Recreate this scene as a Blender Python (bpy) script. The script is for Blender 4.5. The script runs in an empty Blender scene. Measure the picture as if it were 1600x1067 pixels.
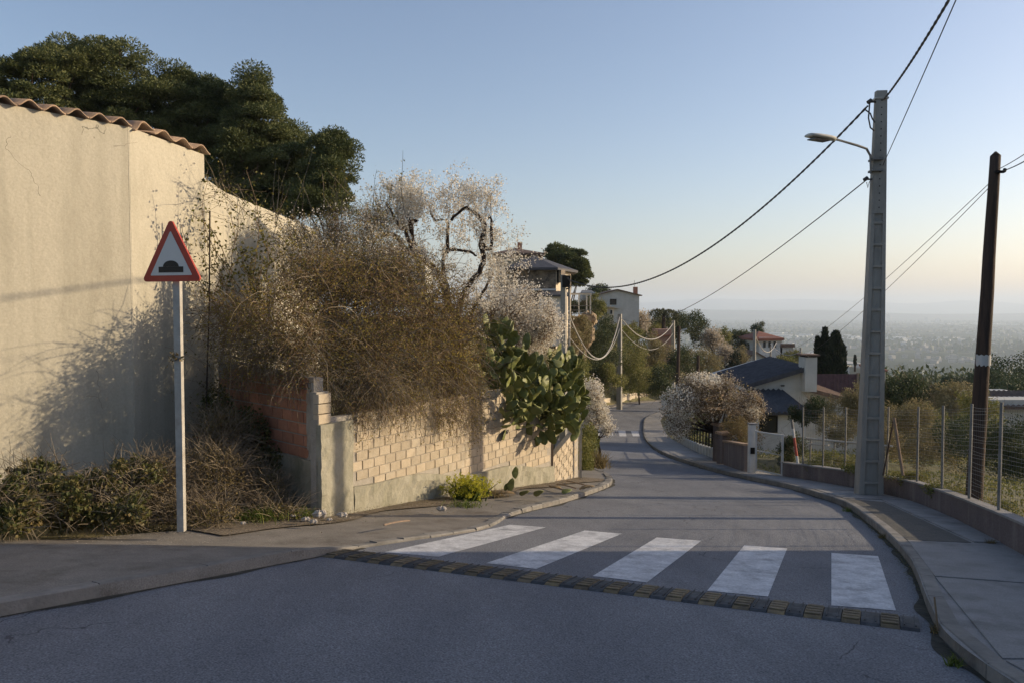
import bpy, math, random
import numpy as np
from mathutils import Vector

random.seed(7); rng = np.random.default_rng(7)
SC = bpy.context.scene
COL = SC.collection

# ------------------------------------------------------------------ camera, sky, sun, exposure
F = 1250.0; PITCH = math.radians(2.36); CZ = 1.6
cam = bpy.data.objects.new('camera', bpy.data.cameras.new('camera')); COL.objects.link(cam)
cam.location = (0, 0, CZ); cam.rotation_euler = (math.pi/2 - PITCH, 0, 0)
cam.data.lens = 36*F/1600; cam.data.sensor_width = 36; cam.data.clip_end = 60000; cam.data.clip_start = 0.05
SC.camera = cam
SUN_EL = math.radians(16.0); SUN_AZ = math.radians(80.0)        # azimuth clockwise from +Y
world = bpy.data.worlds.new('World'); SC.world = world; world.use_nodes = True
wn = world.node_tree.nodes; wl = world.node_tree.links
sky = wn.new('ShaderNodeTexSky'); sky.sky_type = 'NISHITA'; sky.sun_disc = False
sky.sun_elevation = SUN_EL; sky.sun_rotation = SUN_AZ; sky.altitude = 200
sky.air_density = 1.0; sky.dust_density = 1.6; sky.ozone_density = 3.0
tint = wn.new('ShaderNodeMixRGB'); tint.blend_type = 'MULTIPLY'; tint.inputs[0].default_value = 1; tint.inputs[2].default_value = (1.18, .985, .90, 1)
wl.new(sky.outputs[0], tint.inputs[1]); wl.new(tint.outputs[0], wn['Background'].inputs[0]); wn['Background'].inputs[1].default_value = 0.128
sun = bpy.data.objects.new('sun', bpy.data.lights.new('sun', 'SUN')); COL.objects.link(sun)
sun.data.energy = 3.7; sun.data.angle = math.radians(0.5); sun.data.color = (1.0, 0.80, 0.54)
SD = Vector((math.sin(SUN_AZ)*math.cos(SUN_EL), math.cos(SUN_AZ)*math.cos(SUN_EL), math.sin(SUN_EL)))
sun.rotation_euler = SD.to_track_quat('Z', 'Y').to_euler()
SC.view_settings.view_transform = 'Standard'; SC.view_settings.look = 'None'
SC.view_settings.exposure = 0.66; SC.view_settings.gamma = 1; SC.view_settings.use_curve_mapping = False
SC.cycles.max_bounces = 6; SC.cycles.transparent_max_bounces = 8; SC.cycles.volume_bounces = 1

# ------------------------------------------------------------------ measuring helpers
def ray(px, py):
    u = (px-800)/F; v = (py-533.5)/F
    return np.array([u, math.cos(PITCH)-v*math.sin(PITCH), -math.sin(PITCH)-v*math.cos(PITCH)])
def P(px, py, Y):
    d = ray(px, py); t = Y/d[1]
    return np.array([d[0]*t, Y, CZ+d[2]*t])
def gfun(y):
    y = np.asarray(y, float)
    s = np.clip((y-44)/20, 0, 1)
    return np.where(y < 44, y, np.where(y < 64, 44+(y-44)-0.31*20*s*s, 57.8+(y-64)*0.38))
def B(x, y): return -0.128*gfun(y) - 0.0276*np.asarray(x, float)
def G(px, py, off=0.0):
    d = ray(px, py); lo = 1.0
    t = 1.0
    for i in range(4000):
        p = d*t
        if CZ+p[2] < B(p[0], p[1])+off: break
        t *= 1.01
    a, b = t/1.01, t
    for i in range(40):
        m = (a+b)/2; p = d*m
        if CZ+p[2] < B(p[0], p[1])+off: b = m
        else: a = m
    p = d*a; return np.array([p[0], p[1], CZ+p[2]])

# ------------------------------------------------------------------ object helpers
def tag(o, label=None, cat=None, group=None, kind=None):
    if label: o['label'] = label
    if cat: o['category'] = cat
    if group: o['group'] = group
    if kind: o['kind'] = kind
    return o
def root(name, loc, label, cat, group=None, rz=0.0):
    o = bpy.data.objects.new(name, None); COL.objects.link(o)
    o.location = tuple(float(c) for c in loc); o.rotation_euler = (0, 0, rz); o.empty_display_size = 0.1
    return tag(o, label, cat, group)
def link(name, me, mat, parent=None):
    o = bpy.data.objects.new(name, me); COL.objects.link(o)
    if mat is not None and not me.materials: me.materials.append(mat)
    if parent is not None:
        o.parent = parent
    return o
def local(parent, V):
    """world coordinates -> coordinates of an (unscaled, z-rotated) parent"""
    V = np.asarray(V, float)
    if parent is None: return V
    off = np.zeros(3); rz = 0
    p = parent
    chain = []
    while p is not None: chain.append(p); p = p.parent
    for p in reversed(chain):
        V = V - np.array(p.location)
        a = -p.rotation_euler[2]
        if abs(a) > 1e-9:
            c, s = math.cos(a), math.sin(a)
            V = np.stack([V[:, 0]*c-V[:, 1]*s, V[:, 0]*s+V[:, 1]*c, V[:, 2]], 1)
    return V
def npmesh(name, V, faces, smooth=False):
    """faces: list of int arrays (n,3) or (n,4)"""
    me = bpy.data.meshes.new(name)
    V = np.asarray(V, np.float32)
    faces = [np.asarray(f, np.int32) for f in faces if len(f)]
    nf = sum(len(f) for f in faces)
    loops = np.concatenate([f.ravel() for f in faces]) if faces else np.zeros(0, np.int32)
    tot = np.concatenate([np.full(len(f), f.shape[1], np.int32) for f in faces])
    start = np.concatenate([[0], np.cumsum(tot)[:-1]]).astype(np.int32)
    me.vertices.add(len(V)); me.vertices.foreach_set('co', V.ravel())
    me.loops.add(len(loops)); me.loops.foreach_set('vertex_index', loops)
    me.polygons.add(nf); me.polygons.foreach_set('loop_start', start); me.polygons.foreach_set('loop_total', tot)
    me.update(calc_edges=True)
    me.polygons.foreach_set('use_smooth', np.full(nf, smooth)); me.update()
    return me
def build(name, V, faces, mat, parent=None, smooth=False, world=True):
    V = np.asarray(V, float)
    if parent is not None and world: V = local(parent, V)
    return link(name, npmesh(name, V, faces, smooth), mat, parent)

class MB:
    def __init__(s): s.V = []; s.F3 = []; s.F4 = []; s.n = 0
    def add(s, V, F):
        V = [tuple(v) for v in V]; s.V += V
        for f in F:
            f = [i+s.n for i in f]
            if len(f) == 3: s.F3.append(f)
            elif len(f) == 4: s.F4.append(f)
            else:
                for k in range(1, len(f)-1): s.F3.append([f[0], f[k], f[k+1]])
        s.n += len(V)
    def box(s, c, size, rz=0.0, tilt=None):
        hx, hy, hz = size[0]/2, size[1]/2, size[2]/2
        V = []
        for z in (-hz, hz):
            for x, y in ((-hx, -hy), (hx, -hy), (hx, hy), (-hx, hy)):
                v = Vector((x, y, z))
                if tilt: v.rotate(tilt)
                ca, sa = math.cos(rz), math.sin(rz)
                V.append((c[0]+v.x*ca-v.y*sa, c[1]+v.x*sa+v.y*ca, c[2]+v.z))
        s.add(V, [(0, 3, 2, 1), (4, 5, 6, 7), (0, 1, 5, 4), (1, 2, 6, 5), (2, 3, 7, 6), (3, 0, 4, 7)])
    def prism(s, poly, z0, z1):
        """poly: CCW xy; z0,z1 scalars or per-vertex lists"""
        n = len(poly)
        z0 = [z0]*n if np.isscalar(z0) else list(z0); z1 = [z1]*n if np.isscalar(z1) else list(z1)
        V = [(p[0], p[1], z) for p, z in zip(poly, z0)] + [(p[0], p[1], z) for p, z in zip(poly, z1)]
        s.add(V, [tuple(range(n))[::-1], tuple(range(n, 2*n))] + [(i, (i+1) % n, n+(i+1) % n, n+i) for i in range(n)])
    def tube(s, pts, r, sides=8, cap=True):
        pts = [Vector(tuple(map(float, p))) for p in pts]; n = len(pts)
        r = [r]*n if np.isscalar(r) else list(r)
        V = []; up = None
        for i, p in enumerate(pts):
            d = (pts[min(i+1, n-1)]-pts[max(i-1, 0)]).normalized()
            if up is None: up = Vector((0, 0, 1)) if abs(d.z) < .9 else Vector((1, 0, 0))
            a = d.cross(up).normalized(); b = d.cross(a).normalized()
            up = b.cross(d) if abs(d.dot(up)) > .9 else up
            for k in range(sides):
                t = 2*math.pi*k/sides
                V.append(p + a*math.cos(t)*r[i] + b*math.sin(t)*r[i])
        Fc = []
        for i in range(n-1):
            for k in range(sides):
                k2 = (k+1) % sides
                Fc.append((i*sides+k, i*sides+k2, (i+1)*sides+k2, (i+1)*sides+k))
        if cap: Fc += [tuple(range(sides))[::-1], tuple((n-1)*sides+k for k in range(sides))]
        s.add(V, Fc)
    def build(s, name, mat, parent=None, smooth=False, world=True):
        return build(name, np.array(s.V), [s.F3, s.F4], mat, parent, smooth, world)

def tubes(paths, radii, sides=3):
    """paths (N,K,3), radii (N,K) -> V, F4 vectorised"""
    N, K, _ = paths.shape
    d = np.gradient(paths, axis=1); d /= np.linalg.norm(d, axis=2, keepdims=True)+1e-9
    ref = np.where(np.abs(d[..., 2:3]) < .9, np.array([0, 0, 1.]), np.array([1., 0, 0]))
    a = np.cross(d, ref); a /= np.linalg.norm(a, axis=2, keepdims=True)+1e-9
    b = np.cross(d, a)
    V = np.zeros((N, K, sides, 3))
    for k in range(sides):
        t = 2*math.pi*k/sides
        V[:, :, k] = paths + (a*math.cos(t)+b*math.sin(t))*radii[..., None]
    idx = np.arange(N*K*sides).reshape(N, K, sides)
    q = []
    for k in range(sides):
        k2 = (k+1) % sides
        q.append(np.stack([idx[:, :-1, k], idx[:, :-1, k2], idx[:, 1:, k2], idx[:, 1:, k]], -1).reshape(-1, 4))
    return V.reshape(-1, 3), np.concatenate(q)
def unit(n, g=None):
    v = (g or rng).normal(size=(n, 3)); return v/np.linalg.norm(v, axis=1, keepdims=True)
def leaves(Pt, L, W, dirs=None, jit=0.6):
    """one diamond quad per point; returns V,F4"""
    n = len(Pt)
    a = unit(n) if dirs is None else dirs + unit(n)*jit
    a /= np.linalg.norm(a, axis=1, keepdims=True)+1e-9
    b = np.cross(a, unit(n)); b /= np.linalg.norm(b, axis=1, keepdims=True)+1e-9
    c = np.cross(a, b)
    L = L*rng.uniform(.6, 1.3, (n, 1)); W = W*rng.uniform(.6, 1.3, (n, 1))
    V = np.stack([Pt, Pt+a*L*.45+b*W*.5+c*W*.15, Pt+a*L, Pt+a*L*.45-b*W*.5+c*W*.15], 1).reshape(-1, 3)
    return V, np.arange(4*n).reshape(n, 4)
def join(parts):
    Vs, F4, F3 = [], [], []; o = 0
    for V, Fc in parts:
        Vs.append(V); Fc = np.asarray(Fc)
        (F4 if Fc.shape[1] == 4 else F3).append(Fc+o); o += len(V)
    return np.concatenate(Vs), [np.concatenate(F) for F in (F4, F3) if F]
def in_ells(ells, n, bias=0.45):
    """sample points in a union of ellipsoids (c, r); biased to the shell. returns pts, outward dirs"""
    w = np.array([r[0]*r[1]*r[2] for c, r in ells])**0.7; w /= w.sum()
    k = rng.choice(len(ells), n, p=w)
    C = np.array([c for c, r in ells])[k]; R = np.array([r for c, r in ells])[k]
    d = unit(n); rr = rng.random((n, 1))**bias
    return C+d*R*rr, d

# ------------------------------------------------------------------ materials
def newmat(name):
    m = bpy.data.materials.new(name); m.use_nodes = True
    n = m.node_tree.nodes; l = m.node_tree.links
    return m, n, l, n['Principled BSDF']
def setspec(b, v):
    for k in ('Specular IOR Level', 'Specular'):
        if k in b.inputs: b.inputs[k].default_value = v; return
def surf(name, c1, c2=None, scale=3.0, rough=.85, detail=6, bump=0.0, bscale=60, metal=0, spec=.3, stain=None, stainscale=.8, stainamt=.5, squash=None, speck=None, island=None, cracks=None, streak=None):
    m, n, l, b = newmat(name)
    c2 = c2 or tuple(x*.8 for x in c1)
    tc = n.new('ShaderNodeTexCoord'); geo = n.new('ShaderNodeNewGeometry')
    mp = n.new('ShaderNodeMapping'); l.new(geo.outputs['Position'], mp.inputs[0])
    if squash: mp.inputs['Scale'].default_value = squash
    t = n.new('ShaderNodeTexNoise'); t.inputs['Scale'].default_value = scale; t.inputs['Detail'].default_value = detail; t.inputs['Roughness'].default_value = .65
    l.new(mp.outputs[0], t.inputs['Vector'])
    r = n.new('ShaderNodeValToRGB'); r.color_ramp.elements[0].position = .35; r.color_ramp.elements[1].position = .65
    r.color_ramp.elements[0].color = (*c2, 1); r.color_ramp.elements[1].color = (*c1, 1)
    l.new(t.outputs[0], r.inputs[0]); out = r.outputs[0]
    if stain:
        t2 = n.new('ShaderNodeTexNoise'); t2.inputs['Scale'].default_value = stainscale; t2.inputs['Detail'].default_value = 8; t2.inputs['Roughness'].default_value = .7
        l.new(mp.outputs[0], t2.inputs['Vector'])
        r2 = n.new('ShaderNodeValToRGB'); r2.color_ramp.elements[0].position = .5; r2.color_ramp.elements[1].position = .72
        r2.color_ramp.elements[0].color = (0, 0, 0, 1); r2.color_ramp.elements[1].color = (stainamt,)*3+(1,)
        l.new(t2.outputs[0], r2.inputs[0])
        mx = n.new('ShaderNodeMixRGB'); l.new(r2.outputs[0], mx.inputs[0]); l.new(out, mx.inputs[1]); mx.inputs[2].default_value = (*stain, 1); out = mx.outputs[0]
    if speck:
        t3 = n.new('ShaderNodeTexNoise'); t3.inputs['Scale'].default_value = speck[0]; t3.inputs['Detail'].default_value = 2
        l.new(geo.outputs['Position'], t3.inputs['Vector'])
        r3 = n.new('ShaderNodeValToRGB'); r3.color_ramp.elements[0].position = .3; r3.color_ramp.elements[1].position = .75
        r3.color_ramp.elements[0].color = (1-speck[1],)*3+(1,); r3.color_ramp.elements[1].color = (1+speck[1],)*3+(1,)
        l.new(t3.outputs[0], r3.inputs[0])
        mx = n.new('ShaderNodeMixRGB'); mx.blend_type = 'MULTIPLY'; mx.inputs[0].default_value = 1; l.new(out, mx.inputs[1]); l.new(r3.outputs[0], mx.inputs[2]); out = mx.outputs[0]
    if streak:
        ms = n.new('ShaderNodeMapping'); ms.inputs['Scale'].default_value = (3.2, 3.2, .16); l.new(geo.outputs['Position'], ms.inputs[0])
        ts = n.new('ShaderNodeTexNoise'); ts.inputs['Scale'].default_value = 1.6; ts.inputs['Detail'].default_value = 7; l.new(ms.outputs[0], ts.inputs['Vector'])
        rs = n.new('ShaderNodeValToRGB'); rs.color_ramp.elements[0].position = .5; rs.color_ramp.elements[1].position = .75
        rs.color_ramp.elements[0].color = (0, 0, 0, 1); rs.color_ramp.elements[1].color = (streak[1],)*3+(1,)
        l.new(ts.outputs[0], rs.inputs[0]); mx = n.new('ShaderNodeMixRGB'); l.new(rs.outputs[0], mx.inputs[0]); l.new(out, mx.inputs[1]); mx.inputs[2].default_value = (*streak[0], 1); out = mx.outputs[0]
    if cracks:                                       # (scale, width, colour, noise threshold)
        nz = n.new('ShaderNodeTexNoise'); nz.inputs['Scale'].default_value = cracks[0]*2.2; nz.inputs['Detail'].default_value = 4; l.new(geo.outputs['Position'], nz.inputs['Vector'])
        ad = n.new('ShaderNodeMixRGB'); ad.blend_type = 'ADD'; ad.inputs[0].default_value = .55/cracks[0]; l.new(geo.outputs['Position'], ad.inputs[1]); l.new(nz.outputs['Color'], ad.inputs[2])
        vo = n.new('ShaderNodeTexVoronoi'); vo.feature = 'DISTANCE_TO_EDGE'; vo.inputs['Scale'].default_value = cracks[0]; l.new(ad.outputs[0], vo.inputs['Vector'])
        lt = n.new('ShaderNodeMath'); lt.operation = 'LESS_THAN'; lt.inputs[1].default_value = cracks[1]*cracks[0]; l.new(vo.outputs['Distance'], lt.inputs[0])
        mk = n.new('ShaderNodeTexNoise'); mk.inputs['Scale'].default_value = cracks[0]*.8; l.new(geo.outputs['Position'], mk.inputs['Vector'])
        gt = n.new('ShaderNodeMath'); gt.operation = 'GREATER_THAN'; gt.inputs[1].default_value = cracks[3]; l.new(mk.outputs[0], gt.inputs[0])
        ml = n.new('ShaderNodeMath'); ml.operation = 'MULTIPLY'; l.new(lt.outputs[0], ml.inputs[0]); l.new(gt.outputs[0], ml.inputs[1])
        mx = n.new('ShaderNodeMixRGB'); l.new(ml.outputs[0], mx.inputs[0]); l.new(out, mx.inputs[1]); mx.inputs[2].default_value = (*cracks[2], 1); out = mx.outputs[0]
    if island:
        oi = n.new('ShaderNodeObjectInfo')
        rr = n.new('ShaderNodeValToRGB'); rr.color_ramp.elements[0].color = (1-island,)*3+(1,); rr.color_ramp.elements[1].color = (1+island, 1+island*.9, 1+island*.8, 1)
        l.new(oi.outputs['Random'], rr.inputs[0])
        mx = n.new('ShaderNodeMixRGB'); mx.blend_type = 'MULTIPLY'; mx.inputs[0].default_value = 1; l.new(out, mx.inputs[1]); l.new(rr.outputs[0], mx.inputs[2]); out = mx.outputs[0]
    l.new(out, b.inputs['Base Color']); b.inputs['Roughness'].default_value = rough; b.inputs['Metallic'].default_value = metal; setspec(b, spec)
    if bump:
        bt = n.new('ShaderNodeTexNoise'); bt.inputs['Scale'].default_value = bscale; bt.inputs['Detail'].default_value = 5
        l.new(geo.outputs['Position'], bt.inputs['Vector'])
        bp = n.new('ShaderNodeBump'); bp.inputs['Strength'].default_value = bump; bp.inputs['Distance'].default_value = .01
        l.new(bt.outputs[0], bp.inputs['Height']); l.new(bp.outputs[0], b.inputs['Normal'])
    return m
def leafmat(name, cols, trans=.3, rough=.6, patch=None):
    """cols: list of (pos,color) for a ramp driven by the leaf's own random value"""
    m, n, l, b = newmat(name)
    g = n.new('ShaderNodeNewGeometry'); r = n.new('ShaderNodeValToRGB')
    while len(r.color_ramp.elements) < len(cols): r.color_ramp.elements.new(.5)
    for e, (p, c) in zip(r.color_ramp.elements, cols): e.position = p; e.color = (*c, 1)
    src = g.outputs['Random Per Island']
    if patch:                                       # neighbouring leaves tend to the same tint
        t = n.new('ShaderNodeTexNoise'); t.inputs['Scale'].default_value = patch; l.new(g.outputs['Position'], t.inputs['Vector'])
        mm = n.new('ShaderNodeMath'); mm.operation = 'MULTIPLY_ADD'; l.new(t.outputs[0], mm.inputs[0]); mm.inputs[1].default_value = 1.6; mm.inputs[2].default_value = -.3
        av = n.new('ShaderNodeMixRGB'); av.inputs[0].default_value = .55; l.new(src, av.inputs[1]); l.new(mm.outputs[0], av.inputs[2]); src = av.outputs[0]
    l.new(src, r.inputs[0]); l.new(r.outputs[0], b.inputs['Base Color'])
    b.inputs['Roughness'].default_value = rough; setspec(b, .25)
    tr = n.new('ShaderNodeBsdfTranslucent'); l.new(r.outputs[0], tr.inputs[0])
    mix = n.new('ShaderNodeMixShader'); mix.inputs[0].default_value = trans
    l.new(b.outputs[0], mix.inputs[1]); l.new(tr.outputs[0], mix.inputs[2]); l.new(mix.outputs[0], n['Material Output'].inputs[0])
    return m

M = {}
M['asphalt'] = surf('asphalt', (.200, .207, .222), (.146, .153, .170), scale=1.1, rough=.86, bump=.9, bscale=75, cracks=(.6, .006, (.075, .077, .085), .56), speck=(75, .5), stain=(.105, .11, .122), stainscale=.8, stainamt=.6, squash=(1, .35, 1))
M['patch'] = surf('patch', (.12, .115, .10), (.09, .087, .08), scale=5, rough=.95, bump=.8, bscale=70, speck=(60, .35))
M['concrete'] = surf('concrete', (.27, .265, .26), (.21, .207, .20), scale=2.5, bump=.5, bscale=50, stain=(.09, .085, .08), stainscale=1.3, stainamt=.7, speck=(90, .2))
M['concrete_left'] = surf('concrete_left', (.23, .212, .185), (.17, .157, .138), scale=2.0, bump=.6, bscale=45, stain=(.075, .06, .045), stainscale=1.6, stainamt=.8, speck=(80, .25))
M['kerb'] = surf('kerb', (.24, .23, .21), (.16, .155, .145), scale=4, bump=.6, bscale=35, stain=(.09, .085, .075), stainscale=3, stainamt=.7, island=.15)
M['paint'] = surf('paint', (.62, .63, .64), (.42, .43, .45), scale=5, rough=.7, bump=.3, bscale=90, speck=(45, .18), stain=(.20, .205, .215), stainscale=4, stainamt=.9)
M['rubber'] = surf('rubber', (.055, .06, .065), (.035, .037, .04), scale=8, rough=.75, bump=.3, stain=(.2, .21, .22), stainscale=9, stainamt=.4)
M['yellow'] = surf('yellow', (.20, .155, .085), (.13, .105, .075), scale=9, rough=.8, bump=.3, island=.3, stain=(.05, .045, .04), stainscale=7, stainamt=.8)
M['plaster'] = surf('plaster', (.50, .465, .37), (.41, .38, .30), scale=.9, rough=.95, bump=.7, bscale=14, stain=(.31, .285, .22), stainscale=.9, stainamt=.85, squash=(1, 1, .45), speck=(35, .08), streak=((.30, .28, .215), .5), cracks=(.7, .0035, (.2, .19, .15), .6))
M['tile'] = surf('tile', (.42, .30, .20), (.25, .17, .12), scale=6, rough=.9, bump=.4, stain=(.12, .1, .08), stainscale=5, stainamt=.7, island=.15)
M['brick_pale'] = surf('brick_pale', (.46, .39, .29), (.38, .325, .24), scale=7, rough=.93, bump=.5, bscale=50, stain=(.50, .46, .38), stainscale=2.2, stainamt=.7, island=.13)
M['brick_orange'] = surf('brick_orange', (.42, .205, .13), (.33, .16, .10), scale=6, rough=.9, bump=.5, island=.15)
M['mortar'] = surf('mortar', (.38, .35, .30), (.29, .265, .225), scale=5, rough=.95, bump=.8, bscale=40)
M['render'] = surf('render', (.36, .34, .27), (.25, .24, .18), scale=3.5, rough=.95, bump=1.0, bscale=22, stain=(.14, .14, .09), stainscale=3, stainamt=.8, squash=(1, 1, .5))
M['block'] = surf('block', (.17, .14, .135), (.12, .10, .10), scale=4, rough=.95, bump=.8, bscale=40, stain=(.07, .065, .06), stainscale=2, stainamt=.7, speck=(40, .25), squash=(1, 1, .6), streak=((.28, .25, .23), .5))
M['pole'] = surf('pole', (.34, .325, .29), (.26, .25, .225), scale=3, rough=.92, bump=.5, bscale=45, stain=(.12, .115, .10), stainscale=2.5, stainamt=.6, squash=(1, 1, .3))
M['wood'] = surf('wood', (.075, .05, .036), (.04, .028, .022), scale=6, rough=.9, bump=.8, bscale=25, squash=(4, 4, .3))
M['wood_pale'] = surf('wood_pale', (.30, .22, .16), (.20, .15, .11), scale=6, squash=(4, 4, .5))
M['galv'] = surf('galv', (.46, .44, .39), (.36, .34, .30), scale=7, rough=.6, metal=.15, bump=.15, stain=(.22, .17, .12), stainscale=4, stainamt=.5)
M['galv_dull'] = surf('galv_dull', (.22, .22, .21), (.15, .15, .145), scale=7, rough=.7, metal=.2)
M['cable'] = surf('cable', (.075, .07, .065), (.05, .045, .045), scale=5, rough=.8)
M['cable_grey'] = surf('cable_grey', (.33, .32, .30), (.25, .24, .23), scale=5, rough=.7)
M['white'] = surf('white', (.62, .62, .60), (.5, .5, .48), scale=3, rough=.8, bump=.2, stain=(.35, .34, .3), stainscale=1, stainamt=.4)
M['offwhite'] = surf('offwhite', (.50, .50, .47), (.42, .42, .39), scale=1.5, rough=.9, bump=.3, stain=(.3, .3, .27), stainscale=.6, stainamt=.5)
M['cream'] = surf('cream', (.58, .50, .38), (.48, .42, .32), scale=1.5, rough=.9, stain=(.3, .26, .2), stainscale=.6, stainamt=.5)
M['glass'] = surf('glass', (.02, .025, .03), (.015, .018, .02), rough=.12, spec=.6)
M['dark'] = surf('dark', (.02, .018, .016), (.012, .011, .01), rough=.9)
M['slate'] = surf('slate', (.075, .076, .085), (.045, .046, .052), scale=4, rough=.7, bump=.4)
M['brown_roof'] = surf('brown_roof', (.17, .115, .085), (.10, .07, .055), scale=3, rough=.9, bump=.4)
M['red_roof'] = surf('red_roof', (.30, .12, .075), (.2, .085, .06), scale=1.5, rough=.9)
M['stone'] = surf('stone', (.20, .17, .13), (.05, .045, .04), scale=2.2, rough=.95, bump=1, bscale=6, stain=(.25, .22, .18), stainscale=4, stainamt=.9)
M['rock'] = surf('rock', (.34, .26, .17), (.18, .14, .09), scale=1.2, rough=.95, bump=1, bscale=3, stain=(.09, .08, .05), stainscale=.9, stainamt=.8)
M['maroon'] = surf('maroon', (.13, .07, .075), (.09, .05, .055), scale=4, rough=.8)
M['sign_red'] = surf('sign_red', (.42, .055, .03), (.35, .045, .028), scale=8, rough=.45, stain=(.3, .12, .08), stainscale=6, stainamt=.4)
M['sign_white'] = surf('sign_white', (.60, .60, .58), (.55, .55, .53), scale=3, rough=.4)
M['sign_black'] = surf('sign_black', (.02, .018, .016), rough=.5)
M['stick_red'] = surf('stick_red', (.45, .09, .06), rough=.6)
M['paper'] = surf('paper', (.5, .5, .48), rough=.9)
M['soil'] = surf('soil', (.14, .11, .075), (.08, .065, .045), scale=2, rough=1, bump=1, bscale=8, stain=(.05, .06, .025), stainscale=.7, stainamt=.8)
M['scrub_ground'] = surf('scrub_ground', (.18, .16, .08), (.10, .105, .05), scale=.35, rough=1, bump=1, bscale=3, stain=(.22, .17, .09), stainscale=.15, stainamt=.7, speck=(4, .35))
M['bark'] = surf('bark', (.05, .036, .028), (.025, .018, .014), scale=9, rough=.95, bump=1, bscale=20, squash=(3, 3, 1))
M['bark_pine'] = surf('bark_pine', (.12, .085, .06), (.06, .042, .03), scale=6, rough=.95)
M['twig'] = surf('twig', (.235, .165, .10), (.12, .088, .055), scale=3, rough=.9)
M['twig_pale'] = surf('twig_pale', (.24, .20, .14), (.14, .11, .08), scale=3, rough=.9)
M['needle'] = leafmat('needle', [(0, (.04, .058, .024)), (.5, (.09, .11, .04)), (1, (.19, .19, .07))], .2, .6, patch=.35)
M['needle_dark'] = leafmat('needle_dark', [(0, (.03, .05, .028)), (.5, (.06, .085, .04)), (1, (.10, .12, .05))], .15, .6, patch=.3)
M['cypress'] = leafmat('cypress', [(0, (.012, .022, .012)), (1, (.035, .048, .022))], .1, .7)
M['bramble'] = leafmat('bramble', [(0, (.09, .062, .032)), (.3, (.20, .125, .05)), (.52, (.19, .17, .045)), (.75, (.44, .34, .08)), (1, (.52, .30, .08))], .4, .6, patch=.9)
M['vine'] = leafmat('vine', [(0, (.05, .045, .015)), (.5, (.14, .14, .03)), (1, (.26, .20, .05))], .35)
M['ivy'] = leafmat('ivy', [(0, (.04, .05, .016)), (.4, (.085, .095, .028)), (.65, (.16, .13, .05)), (1, (.26, .18, .08))], .25, .5, patch=1.5)
M['dry'] = leafmat('dry', [(0, (.10, .075, .035)), (.6, (.22, .17, .08)), (1, (.13, .14, .035))], .3, .8, patch=2)
M['grass'] = leafmat('grass', [(0, (.06, .09, .015)), (.6, (.12, .17, .03)), (1, (.22, .22, .06))], .35, .7)
M['spurge'] = leafmat('spurge', [(0, (.05, .08, .02)), (1, (.12, .16, .03))], .3)
M['spurge_tip'] = leafmat('spurge_tip', [(0, (.35, .36, .03)), (1, (.50, .46, .05))], .4)
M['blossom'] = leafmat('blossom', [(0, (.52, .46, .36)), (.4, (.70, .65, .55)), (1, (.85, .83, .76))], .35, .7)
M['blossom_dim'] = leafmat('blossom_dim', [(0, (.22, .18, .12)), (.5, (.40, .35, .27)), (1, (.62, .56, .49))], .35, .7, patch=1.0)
M['scrub'] = leafmat('scrub', [(0, (.065, .085, .026)), (.4, (.15, .165, .045)), (.75, (.27, .245, .08)), (1, (.38, .31, .14))], .25, .7, patch=.4)
M['scrub_dark'] = leafmat('scrub_dark', [(0, (.028, .042, .02)), (.5, (.06, .078, .03)), (1, (.12, .13, .05))], .2, .7, patch=.4)
M['scrub_pale'] = leafmat('scrub_pale', [(0, (.13, .12, .055)), (.5, (.23, .20, .10)), (1, (.36, .30, .17))], .25, .7, patch=.4)
M['palm'] = leafmat('palm', [(0, (.03, .04, .015)), (1, (.10, .10, .04))], .2)
M['cactus'] = surf('cactus', (.20, .215, .06), (.135, .16, .048), scale=6, rough=.55, bump=.25, bscale=40, spec=.35, island=.25, stain=(.17, .14, .06), stainscale=7, stainamt=.5)
M['cactus_dry'] = surf('cactus_dry', (.28, .20, .10), (.18, .13, .07), scale=6, rough=.9, island=.2)
M['litter'] = surf('litter', (.5, .46, .4), (.35, .31, .27), scale=10, rough=.9)

# ------------------------------------------------------------------ terrain
LK = [(-6.8,-20),(-6.6,-5),(-6,0),(-5.2,3),(-3.68,5.75),(-3.0,6.8),(-2,8.4),(-1.5,9.2),(-.42,10.5),(0,12),(.89,13.9),(1.84,16.4),(2.26,18),(2.45,20.2),(2.3,24),(2.7,32),(3.6,45),(5,60),(7.5,74),(13,88),(22,100),(38,112)]
RK = [(5,-20),(3.6,-5),(3.1,0),(2.85,3),(3.0,5.2),(3.45,6.5),(4.1,8),(4.5,9),(5.0,10.5),(5.5,12.2),(6.1,14.5),(6.25,16.5),(6.3,18),(6.0,20.5),(5.8,24),(6.1,32),(7.5,44),(9.9,60),(12.4,72),(17.5,83),(26,93),(40,104)]
def smooth_line(pts, k=6):
    pts = np.array(pts, float); n = len(pts); out = []
    for i in range(n-1):
        p0, p1, p2, p3 = pts[max(i-1, 0)], pts[i], pts[i+1], pts[min(i+2, n-1)]
        for j in range(k):
            t = j/k
            out.append(.5*((2*p1)+(p2-p0)*t+(2*p0-5*p1+4*p2-p3)*t*t+(3*p1-p0-3*p2+p3)*t**3))
    out.append(pts[-1]); return np.array(out)
LS, RS = smooth_line(LK), smooth_line(RK)
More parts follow.
